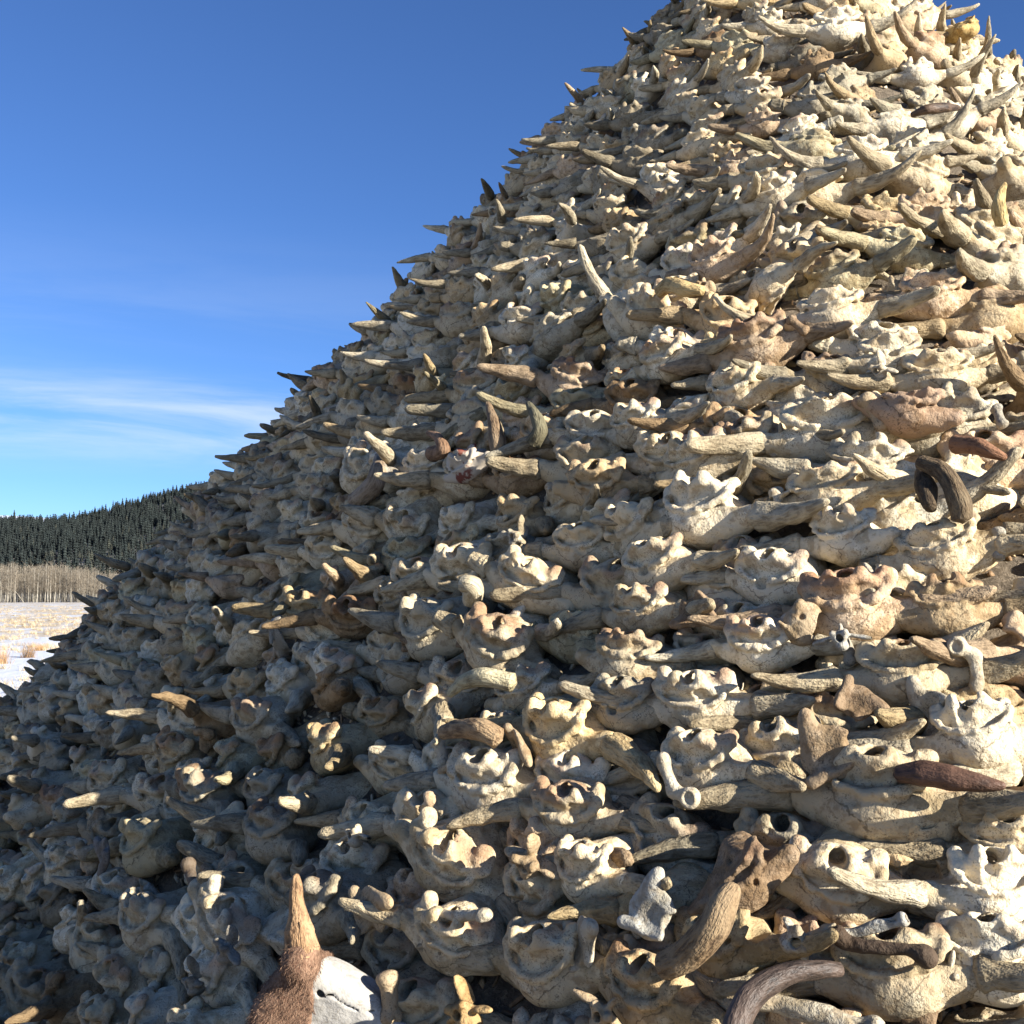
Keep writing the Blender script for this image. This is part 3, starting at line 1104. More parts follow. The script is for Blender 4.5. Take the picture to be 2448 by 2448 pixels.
BONE_LIB = {}
for nm, (fn, lo, hi) in {
        'vertebra': vertebra_sdf(3), 'winged_vertebra': vertebra_sdf(9, 1.5, 0.7), 'tall_vertebra': vertebra_sdf(17, 0.7, 1.2),
        'knuckle_bone': knuckle_sdf(4), 'long_bone': long_bone_sdf(6), 'hollow_long_bone': long_bone_sdf(12, True),
        'blade_bone': blade_sdf(5), 'skull_fragment': shell_sdf(8), 'socket_bone': socket_sdf(15)}.items():
    v, qd = surface_nets(fn, lo, hi, 0.0048)
    BONE_LIB[nm] = make_mesh(nm, v, qd, BONE_PLAIN, loc=v, stn=stain(v, len(nm)))

BONE_LIB['skull_piece'] = SK_HI[7]


def img_frame(p):
    F = frame(p)
    return np.stack([-F[:, 0], -F[:, 1], F[:, 2]], 1)     # x image right, y into the heap, z up


def place_bone(kind, px, py, size, roll, tint, label, cat='bone', off=0.03, yaw=0, pit=0, group=None):
    """size: scale factor on the bone's real size"""
    p, t_ = surf(px, py, off)
    M = img_frame(p) @ rotm(rad(pit), 0, 0) @ rotm(0, 0, rad(yaw)) @ rotm(0, rad(roll), 0)
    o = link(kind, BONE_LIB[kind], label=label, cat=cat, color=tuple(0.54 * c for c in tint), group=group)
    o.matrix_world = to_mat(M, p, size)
    return o


PALE, TANB, BROWN, ORANGE, BLUEW = (1.1, 1.08, 1.02), (0.95, 0.80, 0.62), (0.62, 0.48, 0.36), (1.0, 0.74, 0.42), (1.02, 1.08, 1.16)
place_bone('blade_bone', 1560, 2185, 0.88, 12, BLUEW, 'blue white scooped shoulder blade fragment below centre right, beside curved brown horn', off=0.03, pit=-12)
place_bone('skull_piece', 1768, 2095, 0.72, 25, BROWN, 'brown broken brain case with ragged rim above the curved brown horn', off=0.04, yaw=205, pit=20)
place_bone('vertebra', 1272, 2062, 0.95, 20, TANB, 'tan vertebra with flared rims lying left of the scooped blade fragment', off=0.01, pit=30)
place_bone('winged_vertebra', 850, 2005, 0.58, -12, PALE, 'small winged vertebra catching the sun at the edge of the shade', off=0.01, pit=-15)
place_bone('blade_bone', 888, 2180, 0.95, 70, TANB, 'arched hooked bone half in shade right of the hide covered skull', off=0.03)
place_bone('hollow_long_bone', 1105, 2192, 0.66, -10, PALE, 'hollow ended long bone pointing left, low in the middle', off=0.04)
place_bone('knuckle_bone', 930, 2385, 1.15, 86, TANB, 'squat upright knuckle bone right of the white forehead of the hide skull', off=0.01)
place_bone('vertebra', 1120, 2430, 0.85, -25, ORANGE, 'orange brown vertebra with holes at the bottom edge', off=0.01)
place_bone('socket_bone', 1625, 1880, 0.80, 0, PALE, 'pale bone with a round cup socket facing out, right of centre', off=0.03)
place_bone('knuckle_bone', 1055, 1800, 0.85, 60, PALE, 'pale knuckle bone, upper of three small ones at the edge of shade', off=0.01)
place_bone('knuckle_bone', 1098, 1798, 0.75, -40, TANB, 'tan knuckle bone, right hand one of three small ones', off=0.01)
place_bone('knuckle_bone', 1070, 1835, 0.65, -30, TANB, 'tan knuckle bone, lowest of three small ones', off=0.01)
place_bone('winged_vertebra', 2012, 1532, 0.62, -8, BLUEW, 'small grey white vertebra with pointed wings below the pinkish skull', off=0.01)
place_bone('socket_bone', 2312, 1575, 0.75, 200, PALE, 'pale ball jointed bone near the right edge', off=0.01)
place_bone('blade_bone', 1985, 1800, 1.0, -28, (0.78, 0.64, 0.50), 'brown jaw like plate standing above the wide horned skull', off=0.04, pit=-10)
place_bone('long_bone', 2110, 2268, 0.70, 4, (0.20, 0.15, 0.12), 'dark brown long bone lying across two skulls low at right', off=0.06)
place_bone('hollow_long_bone', 2085, 2215, 0.55, 160, BLUEW, 'short white bone with ridged broken end above dark long bone', off=0.06)
place_bone('tall_vertebra', 1900, 2248, 0.75, 60, PALE, 'jagged pale vertebra above the smooth dark horn', off=0.03)
place_bone('skull_piece', 2310, 65, 0.7, 20, (1.12, 0.86, 0.42), 'golden yellow bone lump on the skyline at upper right', yaw=190, off=0.06)
place_bone('knuckle_bone', 2090, 985, 1.2, 60, TANB, 'tan rounded stub end between white skulls, right of centre', off=0.04)
place_bone('skull_piece', 2170, 975, 0.85, -15, (0.85, 0.66, 0.55), 'pinkish brown broken brain case near the right edge', yaw=170, off=0.04)
place_bone('tall_vertebra', 1235, 1290, 0.7, 20, PALE, 'small pale vertebra with upright spine on the shade line', off=0.01)
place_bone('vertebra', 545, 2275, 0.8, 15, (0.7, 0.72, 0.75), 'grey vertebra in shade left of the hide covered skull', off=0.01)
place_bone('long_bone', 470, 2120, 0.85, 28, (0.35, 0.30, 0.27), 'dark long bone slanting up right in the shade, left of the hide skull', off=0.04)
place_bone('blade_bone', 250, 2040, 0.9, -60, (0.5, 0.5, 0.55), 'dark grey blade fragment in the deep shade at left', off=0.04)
place_bone('winged_vertebra', 1440, 2430, 0.7, 30, TANB, 'tan vertebra on the bottom edge near the middle', off=0.01)
place_bone('hollow_long_bone', 1950, 2420, 1.0, 188, PALE, 'pale pointed bone at the bottom edge right of the smooth dark horn', off=0.03)


def photo_horn(pts, rads, mat, name, label, cat='horn', seg=24, color=(1, 1, 1), groove=0.06, n=34):
    """pts: (px, py, height above the heap); swept as a solid horn"""
    W3 = []
    deps = []
    for px, py, off in pts:
        p, _ = surf(px, py, off)
        W3.append(p)
        deps.append(project(p)[2])
    W3 = np.array(W3)
    t0 = np.linspace(0, 1, len(W3))
    t1 = np.linspace(0, 1, n)
    # Catmull-Rom through the points
    out = []
    for t in t1:
        x = t * (len(W3) - 1)
        i = min(int(x), len(W3) - 2)
        u = x - i
        p0, p1, p2, p3 = W3[max(i - 1, 0)], W3[i], W3[i + 1], W3[min(i + 2, len(W3) - 1)]
        out.append(0.5 * ((2 * p1) + (-p0 + p2) * u + (2 * p0 - 5 * p1 + 4 * p2 - p3) * u * u + (-p0 + 3 * p1 - 3 * p2 + p3) * u ** 3))
    rm = np.interp(t1, t0, np.array(rads) * np.array(deps) / FPX)
    out = np.array(out)
    v, qd, tr, lc = tube(out - out[0], rm, seg, groove, len(pts) + int(pts[0][0]), base_round=True)
    v = v + 0.003 * np.stack([vnoise(v, 24, 5), vnoise(v, 24, 6), vnoise(v, 24, 7)], -1)
    o = link(name, make_mesh(name, v, qd, mat, loc=lc + np.array([pts[0][0] * 0.37, 0, 0]), tris=tr), label=label, cat=cat, color=tuple(0.72 * c for c in color))
    o.location = out[0]
    return o


photo_horn([(2010, 2318, 0.05), (1930, 2318, 0.10), (1850, 2340, 0.13), (1790, 2390, 0.15), (1755, 2465, 0.15), (1745, 2520, 0.13)], [16, 24, 29, 32, 33, 30],
           SHEATH, 'horn_sheath', 'smooth dark curved horn arching out at the bottom edge', color=(1.5, 1.5, 1.6))
photo_horn([(2145, 1852, 0.06), (2200, 1848, 0.07), (2270, 1858, 0.08), (2340, 1872, 0.08), (2400, 1880, 0.08)], [20, 32, 30, 21, 8],
           SHEATH, 'horn_sheath', 'dark brown horn sheath lying above the wide horned skull', color=(1.7, 1.3, 1.15))
photo_horn([(1590, 2312, 0.06), (1650, 2275, 0.10), (1705, 2215, 0.14), (1735, 2150, 0.16), (1752, 2125, 0.15)], [34, 38, 40, 34, 20],
           RUSTY, 'curved_horn', 'thick brown orange curved horn below the broken brown brain case', color=(0.85, 0.85, 0.8))
photo_horn([(1192, 1080, 0.05), (1188, 1050, 0.09), (1180, 1010, 0.12), (1166, 965, 0.14)], [22, 20, 15, 6],
           RUSTY, 'upright_horn', 'slim upright brown horn catching the sun above the red stained skull', color=(0.75, 0.75, 0.75))
photo_horn([(1275, 1060, 0.03), (1290, 1030, 0.06), (1283, 1000, 0.09), (1262, 965, 0.11)], [20, 19, 15, 7],
           HORN, 'lichened_horn', 'dark green lichened horn standing on the shade line', color=(0.34, 0.34, 0.27))
photo_horn([(1035, 1085, 0.03), (1060, 1075, 0.06), (1045, 1045, 0.09), (1022, 1035, 0.10)], [20, 17, 12, 5],
           RUSTY, 'small_horn', 'small pinkish brown pointed horn left of the red stained skull', color=(0.8, 0.7, 0.7))
photo_horn([(1575, 700, 0.06), (1600, 682, 0.08), (1635, 690, 0.08), (1680, 695, 0.06)], [15, 20, 19, 13],
           HORN, 'yellow_horn', 'honey yellow short horn below the pink skull with a round hole', color=(1.25, 1.02, 0.62))
photo_horn([(2395, 535, 0.03), (2388, 500, 0.08), (2392, 465, 0.11), (2402, 440, 0.12)], [16, 17, 12, 5],
           HORN, 'yellow_horn', 'yellow upright horn near the right edge high up', color=(1.15, 0.95, 0.55))
photo_horn([(2180, 275, 0.04), (2215, 262, 0.08), (2255, 258, 0.08), (2290, 258, 0.06)], [6, 13, 12, 6],
           SHEATH, 'horn_sheath', 'dark slender horn lying high up near the top right', color=(1.5, 1.3, 1.1))
photo_horn([(2285, 1062, 0.04), (2330, 1065, 0.07), (2370, 1080, 0.08), (2405, 1092, 0.07)], [24, 22, 16, 7],
           RUSTY, 'red_horn', 'reddish brown pointed horn near the right edge', color=(0.7, 0.5, 0.45))
photo_horn([(2300, 1240, 0.06), (2290, 1190, 0.10), (2255, 1130, 0.12), (2200, 1105, 0.11)], [26, 26, 23, 17],
           RUSTY, 'brown_horn', 'dark brown horn bent over a skull near the right edge', color=(0.50, 0.52, 0.5))
photo_horn([(2205, 1130, 0.04), (2215, 1170, 0.08), (2225, 1215, 0.09)], [18, 26, 14],
           RUSTY, 'dried_hide_scrap', 'dark scrap of dried hide hanging under the bent brown horn', cat='hide', color=(0.3, 0.3, 0.28))
photo_horn([(905, 1090, 0.04), (905, 1130, 0.07), (890, 1165, 0.05), (850, 1200, 0.03)], [9, 21, 24, 24],
           HORN, 'curled_horn', 'upright curled grey brown horn in the middle of the shaded slope', color=(0.72, 0.62, 0.55))
photo_horn([(890, 1390, 0.0), (1130, 1430, 0.02), (1130, 1400, 0.09), (1105, 1395, 0.11)][1:], [27, 24, 20],
           HORN, 'horn_stub', 'blunt sunlit horn stub on the shade line at mid height', color=(1.12, 1.08, 0.95))
photo_horn([(1075, 1660, 0.09), (1110, 1630, 0.11), (1160, 1620, 0.11), (1225, 1632, 0.07)], [9, 19, 24, 24],
           HORN, 'drooping_horn', 'pale drooping horn lit along its top, left end hanging in shade', color=(1.15, 1.12, 0.9))
photo_horn([(1060, 1752, 0.08), (1100, 1742, 0.10), (1150, 1745, 0.10), (1192, 1765, 0.07)], [17, 24, 27, 25],
           RUSTY, 'rusty_horn', 'orange brown blunt horn pointing left on the shade line', color=(1.15, 1.15, 1.1))

# red stain and flesh scrap on a fresher skull
p, _ = surf(1120, 1112, -0.02)
v, qd = surface_nets(skull_sdf(100)[0] if isinstance(skull_sdf(100), tuple) else skull_sdf(100), LO, HI, 0.0085)
m_, t_, b_ = new_mat('fresh_bone_with_dried_blood')
pos_ = t_.n('ShaderNodeNewGeometry').outputs['Position']
c_ = t_.mix(t_.ramp(t_.noise(pos_, 6.0, 5, 0.65), 0.54, 0.60), (0.40, 0.345, 0.27, 1), (0.15, 0.045, 0.03, 1))
t_.set(b_.inputs['Base Color'], c_)
M = img_frame(p) @ rotm(rad(-30), 0, rad(200)) @ rotm(0, rad(20), 0)
o = link('stained_skull', make_mesh('stained_skull', v, qd, m_, loc=v), label='red stained skull on the shade line below the slim upright horn', cat='skull')
o.matrix_world = to_mat(M, p, 0.72)

# ------------------------------------------------------------------ the skull that still wears its hide
p0, dep0 = surf(742, 2300, 0.24)
Bf = rotm(0, 0, rad(-8))
px2m = project(p0)[2] / FPX
K = px2m / 0.00105          # built for about 1 mm per photo pixel


def face_sdf(P):
    P = P + 0.005 * np.stack([vnoise(P, 9, 1), vnoise(P, 9, 2), vnoise(P, 9, 3)], -1)
    d = ell(P, (-0.005, 0.13, -0.235), (0.195, 0.14, 0.205))
    d = smin(d, cap(P, (-0.03, 0.11, -0.10), (-0.030, 0.03, 0.0), 0.062, 0.040), 0.05)
    d = smin(d, cap(P, (0.15, 0.10, -0.18), (0.215, 0.11, -0.20), 0.030, 0.018), 0.03)
    d = smax(d, -ell(P, (0.225, 0.05, -0.235), (0.040, 0.06, 0.026)), 0.015)
    d = smax(d, (P[:, 2] + 0.012 + 0.66 * P[:, 0]) * 0.84 + 0.006 * vnoise(P, 20, 14), 0.012)
    d = smax(d, -(P[:, 1] - 0.035 + 0.25 * (P[:, 2] + 0.02)) * 0.95, 0.03)
    d = smax(d, -cap(P, (0.006, -0.1, -0.095), (0.006, 0.09, -0.095), 0.010, 0.010), 0.003)
    d = smax(d, -cap(P, (0.006, -0.1, -0.095), (0.006, 0.09, -0.095), 0.010, 0.010), 0.003)
    u_ = np.clip((P[:, 0] - 0.02) / 0.14, 0, 1)
    crk = np.abs(P[:, 2] + 0.100 + 0.045 * u_ + 0.012 * vnoise(P * np.array([1, 0, 1]), 30, 21)) - 0.0015
    crk = np.maximum(crk, np.maximum(0.02 - P[:, 0], P[:, 0] - 0.17))
    d = smax(d, -np.maximum(crk, -d - 0.020), 0.002)
    return d + 0.0015 * vnoise(P, 40, 4) + 0.003 * np.abs(vnoise(P, 18, 15))


def hide_sdf(P):
    d = face_sdf(P) - 0.010
    edge = P[:, 0] - (0.004 + 0.16 * (P[:, 2] + 0.02)) * 1.0 + 0.008 * vnoise(P, 16, 8) + 0.004 * vnoise(P, 50, 9)
    edge2 = edge - 0.002 - 0.13 * np.clip(-P[:, 2] - 0.15, 0, 1) * 0
    top = P[:, 2] - 0.018 + 0.006 * vnoise(P, 30, 10)
    d = smax(d, edge2, 0.006)
    d = smax(d, top, 0.006)
    d = smin(d, cap(P, (-0.035, 0.03, -0.012), (-0.030, 0.03, 0.012), 0.049, 0.043), 0.02)
    return d + 0.0025 * vnoise(P, 60, 11) + 0.0012 * vnoise(P, 120, 12)


m_, t_, b_ = new_mat('fresh_white_bone')
pos_ = t_.n('ShaderNodeNewGeometry').outputs['Position']
nn_ = t_.noise(pos_, 40.0, 4, 0.65)
c_ = t_.mix(t_.ramp(nn_, 0.40, 0.66), (0.36, 0.34, 0.305, 1), (0.29, 0.27, 0.235, 1))
vo_ = t_.math('ABSOLUTE', t_.math('SUBTRACT', t_.noise(t_.mapping(pos_, (5, 5, 11)), 1.0, 4, 0.6), 0.5))
c_ = t_.mix(t_.math('MULTIPLY', t_.ramp(vo_, 0.007, 0.002), 0.6), c_, (0.20, 0.17, 0.13, 1))
t_.set(b_.inputs['Base Color'], c_)
bump(t_, b_, nn_, 0.006, 0.8)
FRESH = m_
m_, t_, b_ = new_mat('brown_hide')
pos_ = t_.n('ShaderNodeNewGeometry').outputs['Position']
a_ = t_.noise(pos_, 16.0, 4, 0.65)
f_ = t_.noise(t_.mapping(pos_, (320, 320, 90)), 1.0, 3, 0.7)
c_ = t_.mix(t_.ramp(a_, 0.36, 0.66), (0.10, 0.050, 0.030, 1), (0.25, 0.145, 0.092, 1))
c_ = t_.mix(t_.math('MULTIPLY', t_.ramp(f_, 0.45, 0.65), 0.55), c_, (0.36, 0.24, 0.155, 1))
c_ = t_.mix(t_.math('MULTIPLY', t_.ramp(f_, 0.42, 0.30), 0.7), c_, (0.07, 0.035, 0.022, 1))
t_.set(b_.inputs['Base Color'], c_)
bump(t_, b_, f_, 0.006, 1.0)
b_.inputs['Roughness'].default_value = 0.95
HIDE = m_
root = link('hide_covered_skull', None, label='large skull with brown hide on its left side and white bare forehead', cat='skull')
root.matrix_world = to_mat(Bf, p0, K)
v, qd = surface_nets(face_sdf, (-0.22, -0.06, -0.40), (0.27, 0.28, 0.06), 0.0055)
link('forehead', make_mesh('forehead', v, qd, FRESH, loc=v), root, label='bare white cracked forehead bone')
v, qd = surface_nets(hide_sdf, (-0.24, -0.07, -0.40), (0.10, 0.28, 0.06), 0.0060)
hd = link('hide', make_mesh('hide', v, qd, HIDE, loc=v), root, label='matted brown hide')
# short hair standing off the hide
hr_ = np.random.default_rng(4)
fv = v[qd[:, 0]]
fn_ = np.cross(v[qd[:, 1]] - v[qd[:, 0]], v[qd[:, 3]] - v[qd[:, 0]])
fn_ /= np.linalg.norm(fn_, axis=1)[:, None] + 1e-12
ids = hr_.integers(0, len(qd), 9000)
bp = fv[ids] + hr_.uniform(-0.004, 0.004, (len(ids), 3))
dr = fn_[ids] * 0.55 + np.array([-0.15, -0.1, -0.8]) + hr_.normal(0, 0.35, (len(ids), 3))
dr /= np.linalg.norm(dr, axis=1)[:, None]
sd_ = np.cross(dr, hr_.normal(0, 1, (len(ids), 3)))
sd_ /= np.linalg.norm(sd_, axis=1)[:, None]
ln = hr_.uniform(0.006, 0.016, (len(ids), 1))
hv = np.stack([bp - sd_ * 0.0007, bp + sd_ * 0.0007, bp + dr * ln], 1).reshape(-1, 3)
fo = link('hair', make_mesh('hair', hv, None, HIDE, tris=np.arange(len(hv)).reshape(-1, 3), smooth=False), hd, kind='stuff')
u = np.linspace(0, 1, 26)
path = np.stack([-0.030 - 0.035 * u + 0.012 * u * u, 0.03 + 0.0 * u, 0.0 + 0.205 * u], -1)
rr_ = 0.032 * (1 - u) ** 0.8 + 0.008 + 0.003 * np.sin(u * 9)
rr_ *= 1 + 0.10 * np.clip(np.sin(u * 23), 0, 1) * (u < 0.55)
v, qd, tr, lc = tube(path, rr_, 30, 0.20, 31)
v = v + 0.004 * np.stack([vnoise(v, 28, 5), vnoise(v, 28, 6), vnoise(v, 28, 7)], -1)
link('horn_core', make_mesh('hide_skull_horn', v, qd, RUSTY, loc=lc, tris=tr), root, color=(0.85, 0.78, 0.72), label='orange brown upright horn')
fp = np.stack([-0.012 - 0.018 * u, 0.006 + 0 * u, 0.010 + 0.085 * u], -1)
v, qd, tr, lc = tube(fp, 0.012 * (1 - u) + 0.003, 10, 0.25, 8)
link('horn_flake', make_mesh('horn_flake', v, qd, RUSTY, loc=lc, tris=tr), root, color=(0.95, 0.85, 0.75), label='split flake of horn')

# ------------------------------------------------------------------ more loose bones tucked between the skulls
ADJ = {'vertebra': 'vertebra', 'tall_vertebra': 'spined vertebra', 'knuckle_bone': 'knuckle bone',
       'blade_bone': 'flat bone fragment', 'skull_fragment': 'brain case fragment'}
used_lab = set()
rb = random.Random(23)
nloose = 0
while nloose < 30:
    px, py = rb.uniform(150, 2430), rb.uniform(350, 2430)
    p, tt = surf(px, py, -0.02)
    if tt > 6.2 or py < 1750 - px * 1.05 + 180 or on_hide_skull(px, py):
        continue
    kind = rb.choice(['knuckle_bone', 'blade_bone', 'skull_fragment', 'skull_fragment', 'blade_bone', 'tall_vertebra', 'vertebra'])
    tn = rb.choice([('pale', PALE), ('tan', TANB), ('brown', BROWN), ('grey', (0.75, 0.75, 0.74))])
    cw, rw = where((px, py))
    lab = '%s %s tucked between skulls, %s, %s' % (tn[0], ADJ[kind], cw, rw)
    if lab in used_lab:
        continue
    used_lab.add(lab)
    place_bone(kind, px, py, rb.uniform(0.6, 0.95), rb.uniform(0, 360), tn[1], lab, off=rb.uniform(-0.05, 0.01), yaw=rb.uniform(-40, 40), pit=rb.uniform(-40, 40),
               group='loose bones between the skulls')
    nloose += 1

# ------------------------------------------------------------------ crumbs of bone, hair and straw on the packed dirt
NCH = 24000
g = np.random.default_rng(77)
uu, vv = g.uniform(0.3, 6.2, NCH * 2), g.uniform(-1.75, 1.75, NCH * 2)
keep = g.uniform(0, 6, NCH * 2) < uu
uu, vv = uu[keep][:NCH], vv[keep][:NCH]
ang = cam_ang + vv
kk = rho(np.cos(ang), np.sin(ang))
base = np.stack([AX + uu / kk * np.cos(ang), AY + uu / kk * np.sin(ang), cone_z(uu, -0.185)], -1)
base[:, 2] += fbm(np.stack([base[:, 0], base[:, 1], base[:, 2]], -1), 5.0, 3, 4) * 0.035 + 0.008
n = len(base)
cube = np.array([[-1, -1, -1], [1, -1, -1], [1, 1, -1], [-1, 1, -1], [-1, -1, 1], [1, -1, 1], [1, 1, 1], [-1, 1, 1]], float)
cq = np.array([[0, 3, 2, 1], [4, 5, 6, 7], [0, 1, 5, 4], [1, 2, 6, 5], [2, 3, 7, 6], [3, 0, 4, 7]])
sc_ = np.stack([g.uniform(0.008, 0.040, n), g.uniform(0.003, 0.012, n), g.uniform(0.003, 0.010, n)], -1)
A = g.normal(0, 1, (n, 3))
A /= np.linalg.norm(A, axis=1)[:, None]
B = np.cross(A, g.normal(0, 1, (n, 3)))
B /= np.linalg.norm(B, axis=1)[:, None]
C3 = np.cross(A, B)
loc8 = cube[None] * g.uniform(0.45, 1.1, (n, 8, 3)) * sc_[:, None]
vv8 = base[:, None] + loc8[..., 0:1] * A[:, None] + loc8[..., 1:2] * B[:, None] + loc8[..., 2:3] * C3[:, None]
pal = np.array([(0.9, 0.85, 0.75, 1), (0.6, 0.48, 0.35, 1), (0.38, 0.28, 0.20, 1), (0.75, 0.62, 0.45, 1), (0.25, 0.19, 0.14, 1)])
tn = np.repeat(pal[g.integers(0, 5, n)], 8, 0)
qs = (cq[None] + 8 * np.arange(n)[:, None, None]).reshape(-1, 4)
fl = vv8.reshape(-1, 3)
link('bone_crumbs', make_mesh('bone_crumbs', fl, qs, BONE_PLAIN, fl, tn, smooth=False, stn=np.tile([0.45, 0.45, 0.45], (len(fl), 1))),
     label='crumbs of bone and dry litter packed between the skulls', cat='rubble', kind='stuff')
#MARK_LAND
# ------------------------------------------------------------------ the snowy flat, the hill and its woods
def snow_material():
    m, t, b = new_mat('snow_and_dry_grass')
    pos = t.n('ShaderNodeNewGeometry').outputs['Position']
    a = t.noise(t.mapping(pos, (0.35, 0.10, 1)), 1.0, 5, 0.65)
    bb = t.noise(t.mapping(pos, (1.6, 0.45, 1)), 1.0, 5, 0.7)
    c3 = t.noise(pos, 6.0, 4, 0.7)
    y = t.sep(pos)[1]
    # less snow cover the nearer one gets to the wood
    far = t.math('MULTIPLY', t.ramp(y, 18.0, 70.0), 0.17)
    k = t.math('ADD', t.math('ADD', t.math('MULTIPLY', a, 0.45), t.math('MULTIPLY', bb, 0.55)), far)
    g = t.ramp(k, 0.60, 0.72)
    straw = t.mix(t.ramp(c3, 0.35, 0.65), (0.33, 0.255, 0.16, 1), (0.46, 0.38, 0.26, 1))
    c = t.mix(g, (0.54, 0.56, 0.60, 1), straw)
    rel = t.vmath('LENGTH', t.vmath('SUBTRACT', t.vmath('MULTIPLY', pos, (1, 1, 0)), (2.17, 8.72, 0)))
    tr = t.ramp(t.math('ADD', rel, t.math('MULTIPLY', a, 5.0)), 17.0, 13.5)  # dark ground round the mound, added out of view to cut snow bounce light
    c = t.mix(tr, c, t.mix(c3, (0.10, 0.078, 0.055, 1), (0.24, 0.19, 0.13, 1)))
    t.set(b.inputs['Base Color'], c)
    bump(t, b, t.math('ADD', bb, t.math('MULTIPLY', c3, 0.3)), 0.15, 0.6)
    return m


SNOW = snow_material()
gs = 15000.0
# graded sheet: fine near, coarse far
e = np.concatenate([-np.geomspace(gs, 8, 26), [0], np.geomspace(8, gs, 26)])
GX, GY = np.meshgrid(e, e, indexing='ij')
nx = len(e)
gv = np.stack([GX.ravel(), GY.ravel(), np.full(nx * nx, GZ)], -1)
ii, jj = np.meshgrid(np.arange(nx - 1), np.arange(nx - 1), indexing='ij')
a = (ii * nx + jj).ravel()
gq = np.stack([a, a + nx, a + nx + 1, a + 1], -1)
link('ground', make_mesh('ground', gv, gq, SNOW), kind='structure')


def plain(name, rgb, rgb2, scale, rough=0.9, nb=0.0):
    m, t, b = new_mat(name)
    pos = t.n('ShaderNodeNewGeometry').outputs['Position']
    n_ = t.noise(pos, scale, 3, 0.65)
    c = t.mix(t.ramp(n_, 0.35, 0.65), rgb + (1,), rgb2 + (1,))
    c = t.mix(1.0, c, tint_of(t), 'MULTIPLY')
    t.set(b.inputs['Base Color'], c)
    b.inputs['Roughness'].default_value = rough
    if nb:
        bump(t, b, n_, nb, 0.8)
    return m


CONIF = plain('conifer_needles', (0.012, 0.017, 0.016), (0.020, 0.026, 0.024), 0.2)
BARK = plain('conifer_bark', (0.10, 0.08, 0.06), (0.16, 0.13, 0.10), 1.0)
ASPEN = plain('aspen_bark', (0.30, 0.275, 0.225), (0.17, 0.15, 0.12), 1.2)
TWIG = plain('aspen_twigs', (0.20, 0.165, 0.12), (0.14, 0.118, 0.09), 0.4)
STRAW = plain('dry_grass', (0.50, 0.40, 0.26), (0.40, 0.30, 0.18), 3.0)
HILLM = plain('hill_floor', (0.10, 0.10, 0.085), (0.20, 0.18, 0.16), 0.03)


def polar(px, dist):
    """ground point in the direction of photo column px"""
    a = math.atan2((px - 1224) / FPX, CP)
    return np.array([dist * math.sin(a), dist * math.cos(a)])


HR0, HR1 = 470.0, 1050.0


def ridge_px(px):
    """photo row of the tree-less ridge line for column px"""
    return np.interp(px, [-2500, -600, -200, 0, 120, 200, 300, 437, 600, 900, 1500, 2600], [1440, 1345, 1292, 1263, 1261, 1249, 1219, 1181, 1152, 1130, 1110, 1180])


def hill_z(px, dist):
    top = (1425 - ridge_px(px)) / FPX * HR1
    u = np.clip((dist - HR0) / (HR1 - HR0), 0, 1)
    back = np.clip((dist - HR1) / 900.0, 0, 1)
    z = -3 + (top + 3) * (u ** 0.9) + 5 * np.sin(px * 0.013 + dist * 0.008) * u * (1 - u) * 4 * 0.5
    return z * (1 - back ** 2 * 0.9)


cols = np.linspace(-2400, 2600, 90)
dists = np.concatenate([np.linspace(HR0, HR1, 26), np.linspace(HR1 + 60, HR1 + 900, 10)])
hv = []
for d in dists:
    for cpx in cols:
        xy = polar(cpx, d)
        hv.append((xy[0], xy[1], float(hill_z(cpx, d))))
nc = len(cols)
ii, jj = np.meshgrid(np.arange(len(dists) - 1), np.arange(nc - 1), indexing='ij')
a = (ii * nc + jj).ravel()
link('hill', make_mesh('hill', np.array(hv), np.stack([a, a + 1, a + nc + 1, a + nc], -1), HILLM), kind='structure')

# far white mountain
mm, mt, mb = new_mat('snowy_mountain')
mp = mt.n('ShaderNodeNewGeometry').outputs['Position']
mc = mt.mix(mt.ramp(mt.noise(mt.mapping(mp, (0.010, 0.010, 0.03)), 1.0, 5, 0.7), 0.52, 0.62), (0.52, 0.57, 0.66, 1), (0.22, 0.25, 0.30, 1))
mt.set(mb.inputs['Base Color'], mc)
mv = []
mcols = np.linspace(-2600, 700, 160)
prof = 1249 + 7 * np.array([math.sin(c * 0.011) for c in mcols]) + 60 * np.clip((mcols - 120) / 500, 0, 1)
for k, (dd, f) in enumerate([(5600, 0.0), (6100, 0.45), (6600, 0.8), (7000, 1.0), (7800, 0.6), (9000, 0.0)]):
    for c, pr in zip(mcols, prof):
        xy = polar(c, dd)
        z = (1425 - pr) / FPX * 7000 * f
        z += 22 * f * float(vnoise(np.array([[xy[0], xy[1], 0.0]]), 1 / 260.0, 3)[0])
        mv.append((xy[0], xy[1], z - 2))
nc = len(mcols)
ii, jj = np.meshgrid(np.arange(5), np.arange(nc - 1), indexing='ij')
a = (ii * nc + jj).ravel()
link('mountain', make_mesh('mountain', np.array(mv), np.stack([a, a + 1, a + nc + 1, a + nc], -1), mm), kind='structure')


